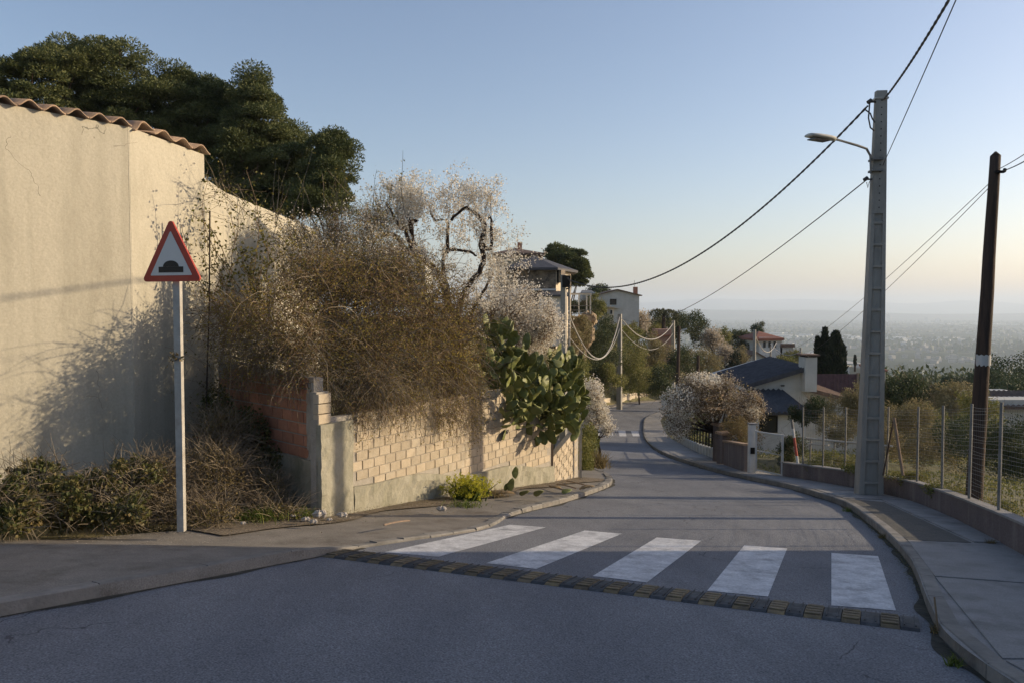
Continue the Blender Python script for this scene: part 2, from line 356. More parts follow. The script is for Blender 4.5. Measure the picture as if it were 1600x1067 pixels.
def seg_dist(X, Y, line):
    """distance to polyline and side (+ left of travel)"""
    best = np.full(X.shape, 1e9); side = np.zeros(X.shape)
    for a, b in zip(line[:-1], line[1:]):
        d = b-a; L2 = d@d+1e-12
        t = np.clip(((X-a[0])*d[0]+(Y-a[1])*d[1])/L2, 0, 1)
        qx, qy = X-(a[0]+t*d[0]), Y-(a[1]+t*d[1]); dd = np.hypot(qx, qy)
        s = np.sign(d[0]*(Y-a[1])-d[1]*(X-a[0]))
        m = dd < best; best = np.where(m, dd, best); side = np.where(m, s, side)
    return best, side
LKa, RKa = np.array(LK, float), np.array(RK, float)
def inpoly(X, Y, poly):
    c = np.zeros(X.shape, bool); n = len(poly)
    for i in range(n):
        x1, y1 = poly[i]; x2, y2 = poly[(i+1) % n]
        cond = ((y1 > Y) != (y2 > Y)) & (X < (x2-x1)*(Y-y1)/(y2-y1+1e-12)+x1)
        c ^= cond
    return c
def sstep(a, b, x): t = np.clip((x-a)/(b-a), 0, 1); return t*t*(3-2*t)
BK0, BK1, BK2 = np.array([-2.7, 11.1]), np.array([.87, 17.2]), np.array([1.56, 18.6])   # brick wall foot line
PL = -160.0
def H(x, y):
    x = np.asarray(x, float); y = np.asarray(y, float)
    dl, sl = seg_dist(x, y, LKa); dr, sr = seg_dist(x, y, RKa)
    b = B(x, y)
    left = (sl > 0); right = (sr < 0)
    # terrace level on the left hill
    T = np.interp(y, [-20, 12, 18, 30, 50, 70, 90, 110, 140, 180, 260, 1500], [0, -.2, -.3, 0, .5, .9, .6, -1.2, -6, -16, -45, -240])
    T = T - .32*np.clip(x-8, 0, None)*sstep(70, 110, y) - .06*np.clip(x-20, 0, 400) + .05*np.clip(-x-10, 0, 60)*sstep(15, 40, y)
    rise = np.clip(dl-1.5, 0, None)*(1.0+1.5*sstep(35, 48, y)*(1-sstep(72, 90, y)))
    bank = np.minimum(b+.1+rise+.12*np.sin(x*1.7+y*.9)*np.clip(dl-2, 0, 1), np.maximum(T, b))
    zl = np.where(y > 19.2, bank, b)
    # close to the walls: low ground in front, terrace behind the brick wall
    terr = inpoly(x, y, [(-2.9, 12.2), (.35, 17.6), (.9, 19.5), (.6, 21), (-40, 24), (-40, 17), (-5.4, 17), (-5.2, 13.9)])
    zl = np.where((y <= 22) & terr, np.maximum(-.25, b), zl)
    zl = np.where((y <= 22) & ~terr & (x < np.interp(y, [7, 10.2, 11.6, 13, 17], [-9.2, -6.65, -5.5, -5.0, -5.0])-1.0), np.maximum(-.6, zl), zl)
    zl = np.where((y <= 14), zl - .03, zl)
    plane = -.128*y - .0276*x - .6*sstep(3, 12, dr)
    zr = b*(1-sstep(3, 30, dr)) + plane*sstep(3, 30, dr)
    zr = zr - .35*sstep(1.9, 3.0, dr)*(y < 30)
    z = np.where(left, zl, np.where(right, zr, b))
    onroad = ~left & ~right
    lip = np.where(left, dl, np.where(right, dr, 0))
    z = np.where(onroad | (lip < 1.15), b-.14, z)
    far = -.128*y - .0276*x
    wfar = sstep(160, 420, y)
    z = z*(1-wfar) + np.minimum(z, far)*wfar
    return np.maximum(z, PL-3)
def axis(parts):
    out = [parts[0][0]]
    for a, b, s in parts: out += list(np.linspace(a, b, max(2, int(round((b-a)/s))+1))[1:])
    return np.array(out)
gx = axis([(-400, -60, 20), (-60, -14, 2), (-14, 16, .5), (16, 60, 1.5), (60, 160, 6), (160, 1200, 60)])
gy = axis([(-30, 0, 2), (0, 30, .5), (30, 130, 1.25), (130, 300, 8), (300, 1600, 50)])
def grid(gx, gy, fn):
    X, Y = np.meshgrid(gx, gy); Z = fn(X, Y)
    V = np.stack([X.ravel(), Y.ravel(), Z.ravel()], 1); nx, ny = len(gx), len(gy)
    i = np.arange((ny-1)*nx).reshape(ny-1, nx)[:, :-1].ravel()
    return V, np.stack([i, i+1, i+1+nx, i+nx], 1)
V, Fc = grid(gx, gy, H)
tag(build('hillside_ground', V, [Fc], M['scrub_ground'], smooth=True), kind='structure')

# the plain far below, to the horizon
def plainmat():
    m, n, l, b = newmat('plain')
    g = n.new('ShaderNodeNewGeometry')
    v = n.new('ShaderNodeTexVoronoi'); v.inputs['Scale'].default_value = .004; l.new(g.outputs['Position'], v.inputs['Vector'])
    r = n.new('ShaderNodeValToRGB'); e = r.color_ramp.elements
    e[0].color = (.035, .05, .022, 1); e[1].color = (.16, .14, .09, 1); e.new(.5).color = (.07, .085, .035, 1)
    sp = n.new('ShaderNodeSeparateColor'); l.new(v.outputs['Color'], sp.inputs[0]); l.new(sp.outputs[0], r.inputs[0])
    t = n.new('ShaderNodeTexNoise'); t.inputs['Scale'].default_value = .0018; t.inputs['Detail'].default_value = 9; l.new(g.outputs['Position'], t.inputs['Vector'])
    r2 = n.new('ShaderNodeValToRGB'); r2.color_ramp.elements[0].position = .42; r2.color_ramp.elements[1].position = .6
    l.new(t.outputs[0], r2.inputs[0])
    mx = n.new('ShaderNodeMixRGB'); l.new(r2.outputs[0], mx.inputs[0]); l.new(r.outputs[0], mx.inputs[1]); mx.inputs[2].default_value = (.03, .042, .02, 1)
    l.new(mx.outputs[0], b.inputs['Base Color']); b.inputs['Roughness'].default_value = 1; setspec(b, 0)
    return m
M['plain'] = plainmat()
px_ = np.linspace(-14000, 16000, 61); py_ = np.concatenate([np.linspace(600, 4000, 18), np.linspace(4600, 24000, 30)])
V, Fc = grid(px_, py_, lambda x, y: PL + 6*np.sin(x/900.)*np.sin(y/700.) + 0*x)
tag(build('plain', V, [Fc], M['plain'], smooth=True), kind='structure')
def hills(name, y0, depth, base, top, seed, mat, xs=(-12000, 15000), cfun=None):
    r = np.random.default_rng(seed); X = np.linspace(xs[0], xs[1], 260)
    prof = np.zeros_like(X)
    for k in range(1, 9):
        prof += np.sin(X/(5200./k**1.25)+r.uniform(0, 6.3))/k**1.1
    prof = (prof-prof.min())/(prof.max()-prof.min())
    if cfun is not None: prof = prof*cfun(X)
    rows = []
    for j, s in enumerate(np.linspace(0, 1, 7)):
        h = base + (top-base)*prof*math.sin(s*math.pi/2)**1.3
        rows.append(np.stack([X, np.full_like(X, y0+depth*s), h], 1))
    V = np.concatenate(rows); nx = len(X); i = np.arange(6*nx).reshape(6, nx)[:, :-1].ravel()
    return tag(build(name, V, [np.stack([i, i+1, i+1+nx, i+nx], 1)], mat, smooth=True), kind='structure')
hills('far_hills', 11500, 1500, PL, -15, 3, M['plain'])
hills('distant_mountains', 18000, 3500, PL, 262, 11, M['plain'], xs=(-20000, 23000))

# ------------------------------------------------------------------ road, markings, pavements
def strip(A, Bq, m, off, zf=B):
    A = np.asarray(A); Bq = np.asarray(Bq); n = len(A); V = []
    for j in range(m+1):
        t = j/m; p = A*(1-t)+Bq*t
        V.append(np.stack([p[:, 0], p[:, 1], zf(p[:, 0], p[:, 1])+off], 1))
    V = np.concatenate(V); i = np.arange(m*n).reshape(m, n)[:, :-1].ravel()
    return V, np.stack([i, i+n, i+n+1, i+1], 1)
V, Fc = strip(LS, RS, 10, 0)
road = tag(build('road', V, [Fc], M['asphalt'], smooth=True), kind='structure')

def quad_on(quad, off):
    return np.array([G(px, py, off) for px, py in quad])
def painted(quads, name='painted_stripe'):
    for q in quads:
        c = quad_on(q, .004); k = 6; V = []; Fq = []
        for i in range(k+1):
            for j in range(k+1):
                s, t = i/k, j/k
                p = c[0]*(1-s)*(1-t)+c[1]*s*(1-t)+c[2]*s*t+c[3]*(1-s)*t
                V.append((p[0], p[1], B(p[0], p[1])+.004))
        for i in range(k):
            for j in range(k):
                a = i*(k+1)+j; Fq.append((a, a+k+1, a+k+2, a+1))
        build(name, np.array(V), [Fq], M['paint'], road)
painted([[(600,862),(685,869),(853,823),(797,819)], [(759,879),(838,888),(972,833),(914,828)], [(926,899),(1011,909),(1096,844),(1026,839)],
         [(1105,922),(1200,931),(1230,856),(1163,851)], [(1299,945),(1400,953),(1372,868),(1299,863)]])
painted([[(926,680),(937,680),(936,672),(926,672)], [(947,680),(958,680),(957,672),(946,672)], [(968,681),(979,681),(977,672),(966,672)], [(989,681),(1000,681),(997,673),(986,673)]])

# rubber speed bump strip
A0, A1 = np.array([-2.0, 8.32]), np.array([3.10, 5.97])
Ls = np.linalg.norm(A1-A0); dx = (A1-A0)/Ls; dn = np.array([-dx[1], dx[0]]); dn = dn if dn[1] > 0 else -dn
ang = math.atan2(dx[1], dx[0])
bump = root('speed_bump', (A0[0], A0[1], float(B(*A0))), 'rubber speed bump of alternating yellow and dark pieces before the near zebra crossing', 'speed bump')
N = 40; w = Ls/N
def bump_piece(ridged):
    mb = MB(); D = .46; zs = [0, .018, .028, .028, .016, 0]; ys = [0, .03, .13, .33, .43, D]
    V = [(x, y, z) for x in (-w/2+.003, w/2-.003) for y, z in zip(ys, zs)]
    n = 6; mb.add(V, [(i, i+1, n+i+1, n+i)[::-1] for i in range(n-1)] + [tuple(range(n)), tuple(range(n, 2*n))[::-1], (0, n, 2*n-1, n-1)])
    if ridged:
        for y in (.085, .175, .265, .355):
            mb.box((0, y, .0285), (w-.02, .055, .009))
    else:
        for x in (-w*.28, w*.28): mb.box((x, .23, .030), (.008, .36, .006))
    return npmesh('bump', np.array(mb.V), [np.array(mb.F3).reshape(-1, 3) if mb.F3 else np.zeros((0, 3), int), np.array(mb.F4)])
me_y, me_d = bump_piece(True), bump_piece(False); me_y.materials.append(M['yellow']); me_d.materials.append(M['rubber'])
for k in range(N):
    c = A0+dx*(k+.5)*w
    o = bpy.data.objects.new('yellow_segment' if k % 2 == 0 else 'dark_segment', me_y if k % 2 == 0 else me_d); COL.objects.link(o); o.parent = bump
    z = float(B(*c)); sl = -.128*dx[1]-.0276*dx[0]; sn = -.128*dn[1]-.0276*dn[0]
    o.location = (c[0]-A0[0], c[1]-A0[1], z-float(B(*A0))+.001)
    X = Vector((dx[0], dx[1], sl)).normalized(); Yv = Vector((dn[0], dn[1], sn)).normalized(); Z = X.cross(Yv)
    from mathutils import Matrix
    o.rotation_euler = Matrix((X, Yv, Z)).transposed().to_euler()

# left pavement (runs from the kerb to the wall foots)
def outer_left(k):
    x, y = k
    return x
LO = [(-14,-20),(-14,-5),(-13,0),(-11,4),(-7.2,7.5),(-5.9,8.1),(-4.3,9.5),(-3.6,10.1),(-3.0,10.75),(-2.2,11.8),(-.9,14.05),(.5,16.4),(1.15,17.6),(1.5,19.4),(1.3,24),(1.7,32),(2.6,45),(4.0,60),(6.3,74.8),(12.4,89),(21.5,101),(38,113)]
LOS = smooth_line(LO)
hk = lambda y: .022+.09*(1-sstep(8.0, 9.0, y)) + .05*sstep(11.5, 13, y)
V, Fc = strip(LOS, LS, 30, 0, lambda x, y: B(x, y)+hk(y)-.006)
e0 = len(V)-len(LS); Vs = V[e0:].copy(); Vs[:, 2] -= .2; ii = np.arange(len(LS)-1); Fc = np.concatenate([Fc, np.stack([e0+ii, len(V)+ii, len(V)+ii+1, e0+ii+1], 1)]); V = np.concatenate([V, Vs])
pav_l = tag(build('pavement', V, [Fc], M['concrete_left'], smooth=True), kind='structure')
kerb_l = tag(link('kerb', npmesh('k', [(0, 0, -9), (.01, 0, -9), (0, .01, -9)], [np.array([[0, 1, 2]])]), M['kerb']), kind='structure')
def kerb_stones(line, side, hfun, wid, L, ymin, ymax, parent, rough=0.0, out=0.0):
    seg = np.diff(line, axis=0); s = np.concatenate([[0], np.cumsum(np.hypot(seg[:, 0], seg[:, 1]))]); t = 0
    while t < s[-1]-L:
        f = lambda q: np.array([np.interp(q, s, line[:, 0]), np.interp(q, s, line[:, 1])])
        LL = L*random.uniform(.9, 1.1) if rough else L
        a, b = f(t+.006), f(t+LL-.006)
        if ymin < a[1] < ymax:
            d = (b-a)/np.linalg.norm(b-a); nrm = np.array([-d[1], d[0]])*side
            j = lambda: random.uniform(-rough, rough)
            pa = [a+nrm*(-.0+j()), b+nrm*(0+j()), b+nrm*(wid+j()), a+nrm*(wid+j())]
            h = [float(hfun(p[1]))+j()*.7 for p in pa]
            z0 = [float(B(*p))-.1 for p in pa]; z1 = [float(B(*p))+hh for p, hh in zip(pa, h)]
            if side > 0: pa, z0, z1 = pa[:], z0, z1
            ch = .015
            V = [(p[0], p[1], z) for p, z in zip(pa, z0)]+[(p[0], p[1], z-(ch if i < 2 else 0)) for i, (p, z) in enumerate(zip(pa, z1))]
            ins = [pa[0]+nrm*ch, pa[1]+nrm*ch]
            V += [(ins[0][0], ins[0][1], z1[0]), (ins[1][0], ins[1][1], z1[1])]
            fs = [(0, 1, 5, 4), (4, 5, 9, 8), (8, 9, 6, 7), (2, 3, 7, 6), (1, 2, 6, 9, 5), (0, 4, 8, 7, 3)]
            mb = MB(); mb.add(V, fs if side < 0 else [f_[::-1] for f_ in fs]); mb.build('kerb_stone', M['kerb'], parent)
        t += LL
kerb_stones(LS, 1, lambda y: hk(y)+.004, .13, 1.0, 1, 8.9, kerb_l)
kerb_stones(LS, 1, lambda y: hk(y)+.012, .14, .42, 8.9, 20, kerb_l, rough=.012)
kerb_stones(LS, 1, lambda y: hk(y)+.004, .13, 1.0, 20, 75, kerb_l)

# right pavement
RO = [(12,-20),(9,-5),(8,0),(6.6,3),(5.5,5.2),(5.25,6.5),(5.5,8),(5.95,9.3),(6.35,10.5),(6.9,12.3),(7.5,14.7),(7.62,16.5),(7.4,18.4),(6.95,20.6),(6.9,24),(7.6,32),(9.2,44),(11.4,60),(13.7,71.6),(18.5,82),(26.8,92),(40.7,103)]
ROS = smooth_line(RO)
V, Fc = strip(RS, ROS, 6, 0, lambda x, y: B(x, y)+.10)
pav_r = tag(build('sidewalk', V, [Fc], M['concrete'], smooth=True), kind='structure')
kerb_r = tag(link('roadside_kerb', npmesh('k', [(0, 0, -9), (.01, 0, -9), (0, .01, -9)], [np.array([[0, 1, 2]])]), M['kerb']), kind='structure')
kerb_stones(RS, -1, lambda y: .108, .13, 1.0, 1, 75, kerb_r)
# slabs of the near pavement: light apron in two bays, a dark asphalt patch, a light band along the wall
def slab(name, quad, mat, off=.108, k=8, parent=None):
    mb = MB(); c = [np.array(q, float) for q in quad]; V = []
    for i in range(k+1):
        for j in range(k+1):
            s, t = i/k, j/k; p = c[0]*(1-s)*(1-t)+c[1]*s*(1-t)+c[2]*s*t+c[3]*(1-s)*t
            V.append((p[0], p[1], float(B(*p))+off))
    fq = [(i*(k+1)+j, (i+1)*(k+1)+j, (i+1)*(k+1)+j+1, i*(k+1)+j+1) for i in range(k) for j in range(k)]
    mb.add(V, fq)
    edge = [i*(k+1) for i in range(k+1)]+[k*(k+1)+j for j in range(1, k+1)]+[i*(k+1)+k for i in range(k-1, -1, -1)]+[j for j in range(k-1, 0, -1)]
    n0 = mb.n; mb.add([(V[e][0], V[e][1], V[e][2]-.05) for e in edge], [])
    m_ = len(edge)
    for a in range(m_):
        b = (a+1) % m_; mb.F4.append([edge[b], edge[a], n0+a, n0+b])
    return mb.build(name, mat, parent)
def rl(y, line): return float(np.interp(y, line[:, 1], line[:, 0]))
kx = lambda y: rl(y, RS)+.15
wx = lambda y: rl(y, ROS)-.02
slab('slab', [(kx(7.65), 7.65), (wx(7.3), 7.3), (wx(9.3), 9.65), (kx(9.95), 9.95)], M['concrete'], .112, parent=pav_r)
slab('slab', [(kx(5.0), 5.0), (wx(5.2)-.1, 5.2), (wx(7.25), 7.25), (kx(7.6), 7.6)], M['concrete'], .110, parent=pav_r)
slab('slab', [(kx(2.5), 2.5), (wx(3.2)-.4, 3.2), (wx(5.1)-.1, 5.15), (kx(4.95), 4.95)], M['concrete'], .110, parent=pav_r)
slab('asphalt_patch', [(kx(10.0), 10.0), (6.0-.25, 9.9), (6.85, 14.6), (kx(15.0), 15.0)], M['patch'], .106, parent=pav_r)
for a, b in ((9.95, 12.3), (12.35, 15.0)):
    slab('slab', [(5.80+(a-9.9)*.234, a), (wx(a), a), (wx(b), b), (5.80+(b-9.9)*.234, b)], M['concrete'], .113, parent=pav_r)
for a, b in ((15.08, 16.8), (16.85, 18.6), (18.65, 20.5), (20.55, 22.6), (22.65, 25), (25.05, 28), (28.05, 31.5)):
    slab('slab', [(kx(a), a), (wx(a), a), (wx(b), b), (kx(b), b)], M['concrete'], .112, parent=pav_r)

M['gutter'] = surf('gutter', (.07, .065, .05), (.035, .035, .028), scale=9, rough=1, bump=1, bscale=40, stain=(.14, .13, .11), stainscale=5, stainamt=.8)
def gutter(line, side, w0, w1, y0, y1, off):
    L_ = line[(line[:, 1] > y0) & (line[:, 1] < y1)]; L_ = smooth_line(L_, 4); d = np.gradient(L_, axis=0); d /= np.linalg.norm(d, axis=1, keepdims=True); n = np.stack([-d[:, 1], d[:, 0]], 1)*side
    sa = np.concatenate([[0], np.cumsum(np.hypot(*np.diff(L_, axis=0).T))]); ww = w0+(w1-w0)*np.abs(np.sin(sa*2.3)*np.cos(sa*.81+1)+.25*np.sin(sa*7)); return strip(L_+n*ww[:, None], L_-n*.01, 1, off)
for (ln, sd, a_, b_) in ((RS, 1, 3, 40), (LS, -1, 4, 9), (LS, -1, 11.5, 20)):
    V, Fc = gutter(ln, sd, .03, .10, a_, b_, .004); tag(build('gutter_dirt', V, [Fc], M['gutter']), kind='structure')

# ------------------------------------------------------------------ warning sign
sb = G(284, 829, .12); 
sg = root('warning_sign', sb, 'red and white triangular hump warning sign on a square metal post', 'road sign')
mb = MB(); ht = 3.12
mb.box((sb[0], sb[1], sb[2]+ht/2), (.076, .076, ht)); mb.build('post', M['galv'], sg)
q_ = np.array([sb[0], sb[1]-.03, sb[2]+1.99])+rng.normal(size=(26, 3))*np.array([.05, .02, .04]); V, Fc = leaves(q_, .07, .04); build('caught_leaves', V, [Fc], M['dry'], sg)['kind'] = 'stuff'
mb = MB(); mb.box((sb[0], sb[1], sb[2]+1.97), (.085, .085, .03)); mb.build('strap', M['galv_dull'], sg)
def rounded_tri(side, r, depth, y, cz, yaw):
    h = side*math.sqrt(3)/2*1.02; pts = []
    corners = [(-side/2, 0), (side/2, 0), (0, h)]
    cen = (0, h/3)
    ins = [(cx+(cen[0]-cx)*(2*r)/(math.hypot(cx-cen[0], cy-cen[1])), cy+(cen[1]-cy)*(2*r)/(math.hypot(cx-cen[0], cy-cen[1]))) for cx, cy in corners]
    for i, (cx, cy) in enumerate(ins):
        base = [-150, -30, 90][i]
        for k in range(7):
            a = math.radians(base-60+k*20); pts.append((cx+r*math.cos(a), cy+r*math.sin(a)))
    return pts
def plate(name, pts, y0, y1, mat, parent, ox, oy, oz, yaw):
    c, s = math.cos(yaw), math.sin(yaw); n = len(pts)
    V = [(ox+p[0]*c-y*s, oy+p[0]*s+y*c, oz+p[1]) for y in (y0, y1) for p in pts]
    mb = MB(); mb.add(V, [tuple(range(n)), tuple(range(n, 2*n))[::-1]]+[(i, i+n, (i+1) % n+n, (i+1) % n) for i in range(n)])
    return mb.build(name, mat, parent)
yaw = math.radians(-17); tz = sb[2]+2.83; ox, oy = sb[0]-.03, sb[1]-.07
tp = plate('plate', rounded_tri(.80, .035, .02, 0, 0, 0), -.012, .012, M['sign_red'], sg, ox, oy, tz, yaw)
plate('white_field', [(p[0], p[1]+.068) for p in rounded_tri(.56, .008, 0, 0, 0, 0)], -.016, -.0125, M['sign_white'], tp, ox, oy, tz, yaw)
hump = [(-.165, .10), (.165, .10), (.165, .165), (.105, .165)]+[(.105*math.cos(math.radians(a)), .165+.062*math.sin(math.radians(a))) for a in range(15, 180, 15)]+[(-.105, .165), (-.165, .165)]
plate('hump_symbol', [(-.105, .1655)]+[(.105*math.cos(math.radians(a)), .165+.068*math.sin(math.radians(a))) for a in range(0, 180, 12)][0:0]+[(.105*math.cos(math.radians(180+k*12)), .165-.068*math.sin(math.radians(180+k*12))) for k in range(0)]+[(.105*math.cos(math.radians(a)), .1655+.068*math.sin(math.radians(a))) for a in range(0, 180, 12)], -.019, -.0165, M['sign_black'], tp, ox, oy, tz, yaw)
hump = hump[:2]+[(.165, .165), (-.165, .165)]
plate('hump_symbol', hump, -.019, -.0165, M['sign_black'], tp, ox, oy, tz, yaw)

# ------------------------------------------------------------------ plastered building on the left
zt = 2.62+CZ
W = [np.array([-9.2, 7.0]), np.array([-6.65, 10.22]), np.array([-5.50, 11.62]), np.array([-4.98, 13.05])]
bld = root('plastered_building', (W[1][0], W[1][1], float(B(*W[1]))), 'tall cream plastered building with wavy tiles along its top behind the warning sign', 'building')
mb = MB()
def wallpiece(mb, a, b, z0, z1a, z1b, th=.3, z0b=None):
    d = (b-a)/np.linalg.norm(b-a); n = np.array([-d[1], d[0]])
    if z0b is None: z0b = z0
    mb.prism([tuple(a), tuple(b), tuple(b+n*th), tuple(a+n*th)], [z0, z0b, z0b, z0], [z1a, z1b, z1b, z1a])
wallpiece(mb, W[0], W[1], -3, zt, zt, .30); mb.build('wall', M['plaster'], bld); mb = MB()
wallpiece(mb, W[1], W[2], -3, zt, zt-.02, .301); mb.build('wall', M['plaster'], bld); mb = MB()
wallpiece(mb, W[2]+np.array([-.012, -.02]), W[3], -3, zt-.02, zt-.14, .30); mb.build('wall', M['plaster'], bld); mb = MB()
# raked wall going back from the corner
R0, R1, R2 = W[3], np.array([-5.0, 15.2]), np.array([-4.86, 17.2])
zr0, zr1, zr2 = CZ+2.12, CZ+1.90, CZ+1.50
wallpiece(mb, R0+np.array([-.02, .003]), R1, -3, zr0, zr1, .22); mb.build('wall', M['plaster'], bld); mb = MB()
wallpiece(mb, R1+np.array([0, .003]), R2, -3, zr1, zr2-.15, .22); mb.build('wall', M['plaster'], bld)
mb = MB(); mb.prism([(-9.4,7.4),(-5.25,13.25),(-5.3,22),(-12,22)], -3, zt-.5); mb.build('rear_wall', M['plaster'], bld)
# barrel tiles
def wavy(L, amp, depth, th, flip=1.0, n=14):
    V = []; x = np.linspace(-L/2, L/2, n+1)
    zt_ = amp*np.cos(2*math.pi*x/L)
    for y in (0, depth):
        for dz in (0, -th):
            for xi, zi in zip(x, zt_): V.append((xi, y, zi+dz+y*.18))
    m = n+1; Fs = []
    for i in range(n):
        Fs += [(i, i+1, 2*m+i+1, 2*m+i), (m+i+1, m+i, 3*m+i, 3*m+i+1), (m+i, m+i+1, i+1, i), (2*m+i, 2*m+i+1, 3*m+i+1, 3*m+i)]
    Fs += [(0, 2*m, 3*m, m), (n, m+n, 3*m+n, 2*m+n)]
    return npmesh('wavy', V, [np.array(Fs)], True)
me_short = wavy(.36, .06, .42, .025); me_short.materials.append(M['tile'])
def tile_run(a, b, za, zb, per, amp, skip=()):
    L = np.linalg.norm(b-a); n = int(round(L/per)); d = (b-a)/L; me = wavy(L/n, amp, 1.1, .022); me.materials.append(M['tile'])
    for i in range(n):
        t = (i+.5)/n; p = a+(b-a)*t; o = bpy.data.objects.new('roof_tile', me); COL.objects.link(o); o.parent = bld
        nn = np.array([d[1], -d[0]])*.07; pos = np.array([p[0]+nn[0], p[1]+nn[1], za+(zb-za)*t+amp+.018+random.uniform(-.008, .008)])
        o.location = tuple(pos-np.array(bld.location)); o.rotation_euler = (0, math.atan2(za-zb, L), math.atan2(d[1], d[0])+random.uniform(-.015, .015))
        if i in skip: o.data = me_short; o.rotation_euler = (-.05, -.20, math.atan2(d[1], d[0])-.1); o.location.z += .02; o['label'] = 'tipped up roof tile'
tile_run(W[0], W[2], zt, zt-.02, .30, .045)
tile_run(W[2], W[3]+np.array([.02, .08]), zt-.02, zt-.14, .38, .05, skip=(0,))

# ------------------------------------------------------------------ brick garden wall
gw = root('garden_wall', (BK0[0], BK0[1], float(B(*BK0))), 'low garden wall of pale bricks under the bramble and the prickly pear', 'wall')
d12 = (BK1-BK0)/np.linalg.norm(BK1-BK0); n12 = np.array([-d12[1], d12[0]]); LW = np.linalg.norm(BK1-BK0)
def topz(s): return .06 - .02*s/4 - 1.05*sstep(5.2, 7.2, s)
def gz(s, p0=BK0, d=d12):
    p = p0+d*s; return float(B(*p))+.07
def bandz(s): return gz(s)+.40-.05*math.sin(s*2.1)
brick_me = {}
def brickmesh(L, T, Hh, mat, key):
    mb = MB(); b = .006
    V = []
    for y, sh in ((-T/2, b), (-T/2+b, 0), (T/2, 0)):
        for x, z in ((-L/2+sh, -Hh/2+sh), (L/2-sh, -Hh/2+sh), (L/2-sh, Hh/2-sh), (-L/2+sh, Hh/2-sh)): V.append((x, y, z))
    mb.add(V, [(0, 1, 2, 3)]+[(i+4, (i+1) % 4+4, (i+1) % 4, i) for i in range(4)]+[(i+8, (i+1) % 4+8, (i+1) % 4+4, i+4) for i in range(4)])
    me = npmesh(key, mb.V, [np.array(mb.F4)]); me.materials.append(mat); return me
bm_full = brickmesh(.252, .10, .132, M['brick_pale'], 'brick'); bm_half = brickmesh(.118, .10, .132, M['brick_pale'], 'brick')
bo_full = brickmesh(.278, .10, .148, M['brick_orange'], 'brick'); bo_half = brickmesh(.130, .10, .148, M['brick_orange'], 'brick')
def put_brick(me, p, z, ang, parent, amt=.003):
    o = bpy.data.objects.new('brick', me); COL.objects.link(o); o.parent = parent
    o.location = (p[0]-parent.location[0]+random.uniform(-amt, amt), p[1]-parent.location[1]+random.uniform(-amt, amt), z-parent.location[2])
    o.rotation_euler = (random.uniform(-.006, .006), random.uniform(-.006, .006), ang+random.uniform(-.008, .008))
# mortar core
mb = MB(); K = 24
for k in range(K):
    s0, s1 = LW*k/K, LW*(k+1)/K
    a, b = BK0+d12*s0+n12*.014, BK0+d12*s1+n12*.014
    mb.prism([tuple(a), tuple(b), tuple(b+n12*.14), tuple(a+n12*.14)], -4, [topz(s0)-.012, topz(s1)-.012, topz(s1)-.012, topz(s0)-.012])
mb.build('mortar_core', M['mortar'], gw)
angw = math.atan2(d12[1], d12[0]); crs = .145; nb = 0
for c in range(0, 16):
    z = .06-crs*(c+.5)
    off = 0 if c % 2 else .13
    s = .78+off-.26
    while s < LW-.13:
        if topz(s)+.03 > z+crs/2-.02 and z-crs/2 > bandz(s)-.05 and s > .72:
            if s < 5.3 or z+crs/2 < topz(s)+.02:
                put_brick(bm_full, BK0+d12*s+n12*.047, z, angw, gw); nb += 1
        s += .263
# rough render: corner pier and footing band, irregular surface
def rough_panel(mb, p0, d, n, s0, s1, zb, zt_, out, amp, ns, nz, seed=0):
    r = np.random.default_rng(seed); V = []
    for i in range(ns+1):
        for j in range(nz+1):
            s = s0+(s1-s0)*i/ns; z0 = zb(s); z1 = zt_(s); z = z0+(z1-z0)*j/nz
            o = out+r.uniform(-amp, amp)
            p = p0+d*s-n*o; V.append((p[0], p[1], z))
    Fq = [(i*(nz+1)+j, (i+1)*(nz+1)+j, (i+1)*(nz+1)+j+1, i*(nz+1)+j+1) for i in range(ns) for j in range(nz)]
    m0 = len(V)
    for i in range(ns+1):
        s = s0+(s1-s0)*i/ns; p = p0+d*s+n*.05; V.append((p[0], p[1], zt_(s)))
    Fq += [(i*(nz+1)+nz, (i+1)*(nz+1)+nz, m0+i+1, m0+i) for i in range(ns)]
    m1 = len(V)
    for s in (s0, s1):
        for j in range(nz+1):
            z0 = zb(s); z1 = zt_(s); p = p0+d*s+n*.05; V.append((p[0], p[1], z0+(z1-z0)*j/nz))
    Fq += [(m1+j, j, j+1, m1+j+1) for j in range(nz)]
    e = ns*(nz+1); m2 = m1+nz+1
    Fq += [(e+j, m2+j, m2+j+1, e+j+1) for j in range(nz)]
    mb.add(V, Fq)
mb = MB(); rough_panel(mb, BK0, d12, n12, .0, .66, lambda s: gz(s)-.3, lambda s: -.02, .05, .012, 7, 16, 1); mb.build('rendered_pier', M['render'], gw)
mb = MB(); rough_panel(mb, BK0, d12, n12, .68, LW, lambda s: gz(s)-.3, bandz, .055, .016, 60, 7, 2); mb.build('rendered_footing', M['render'], gw)
mb = MB()
for k, z in enumerate(np.arange(-.02, .40, .145)):
    p = BK0+d12*.13+n12*.05
    put_brick(bm_full, p, z+.07, angw, gw)
p = BK0+d12*.14+n12*.10; mb.box((p[0], p[1], .20), (.24, .10, .46), rz=angw); mb.build('brick_pillar', M['mortar'], gw)
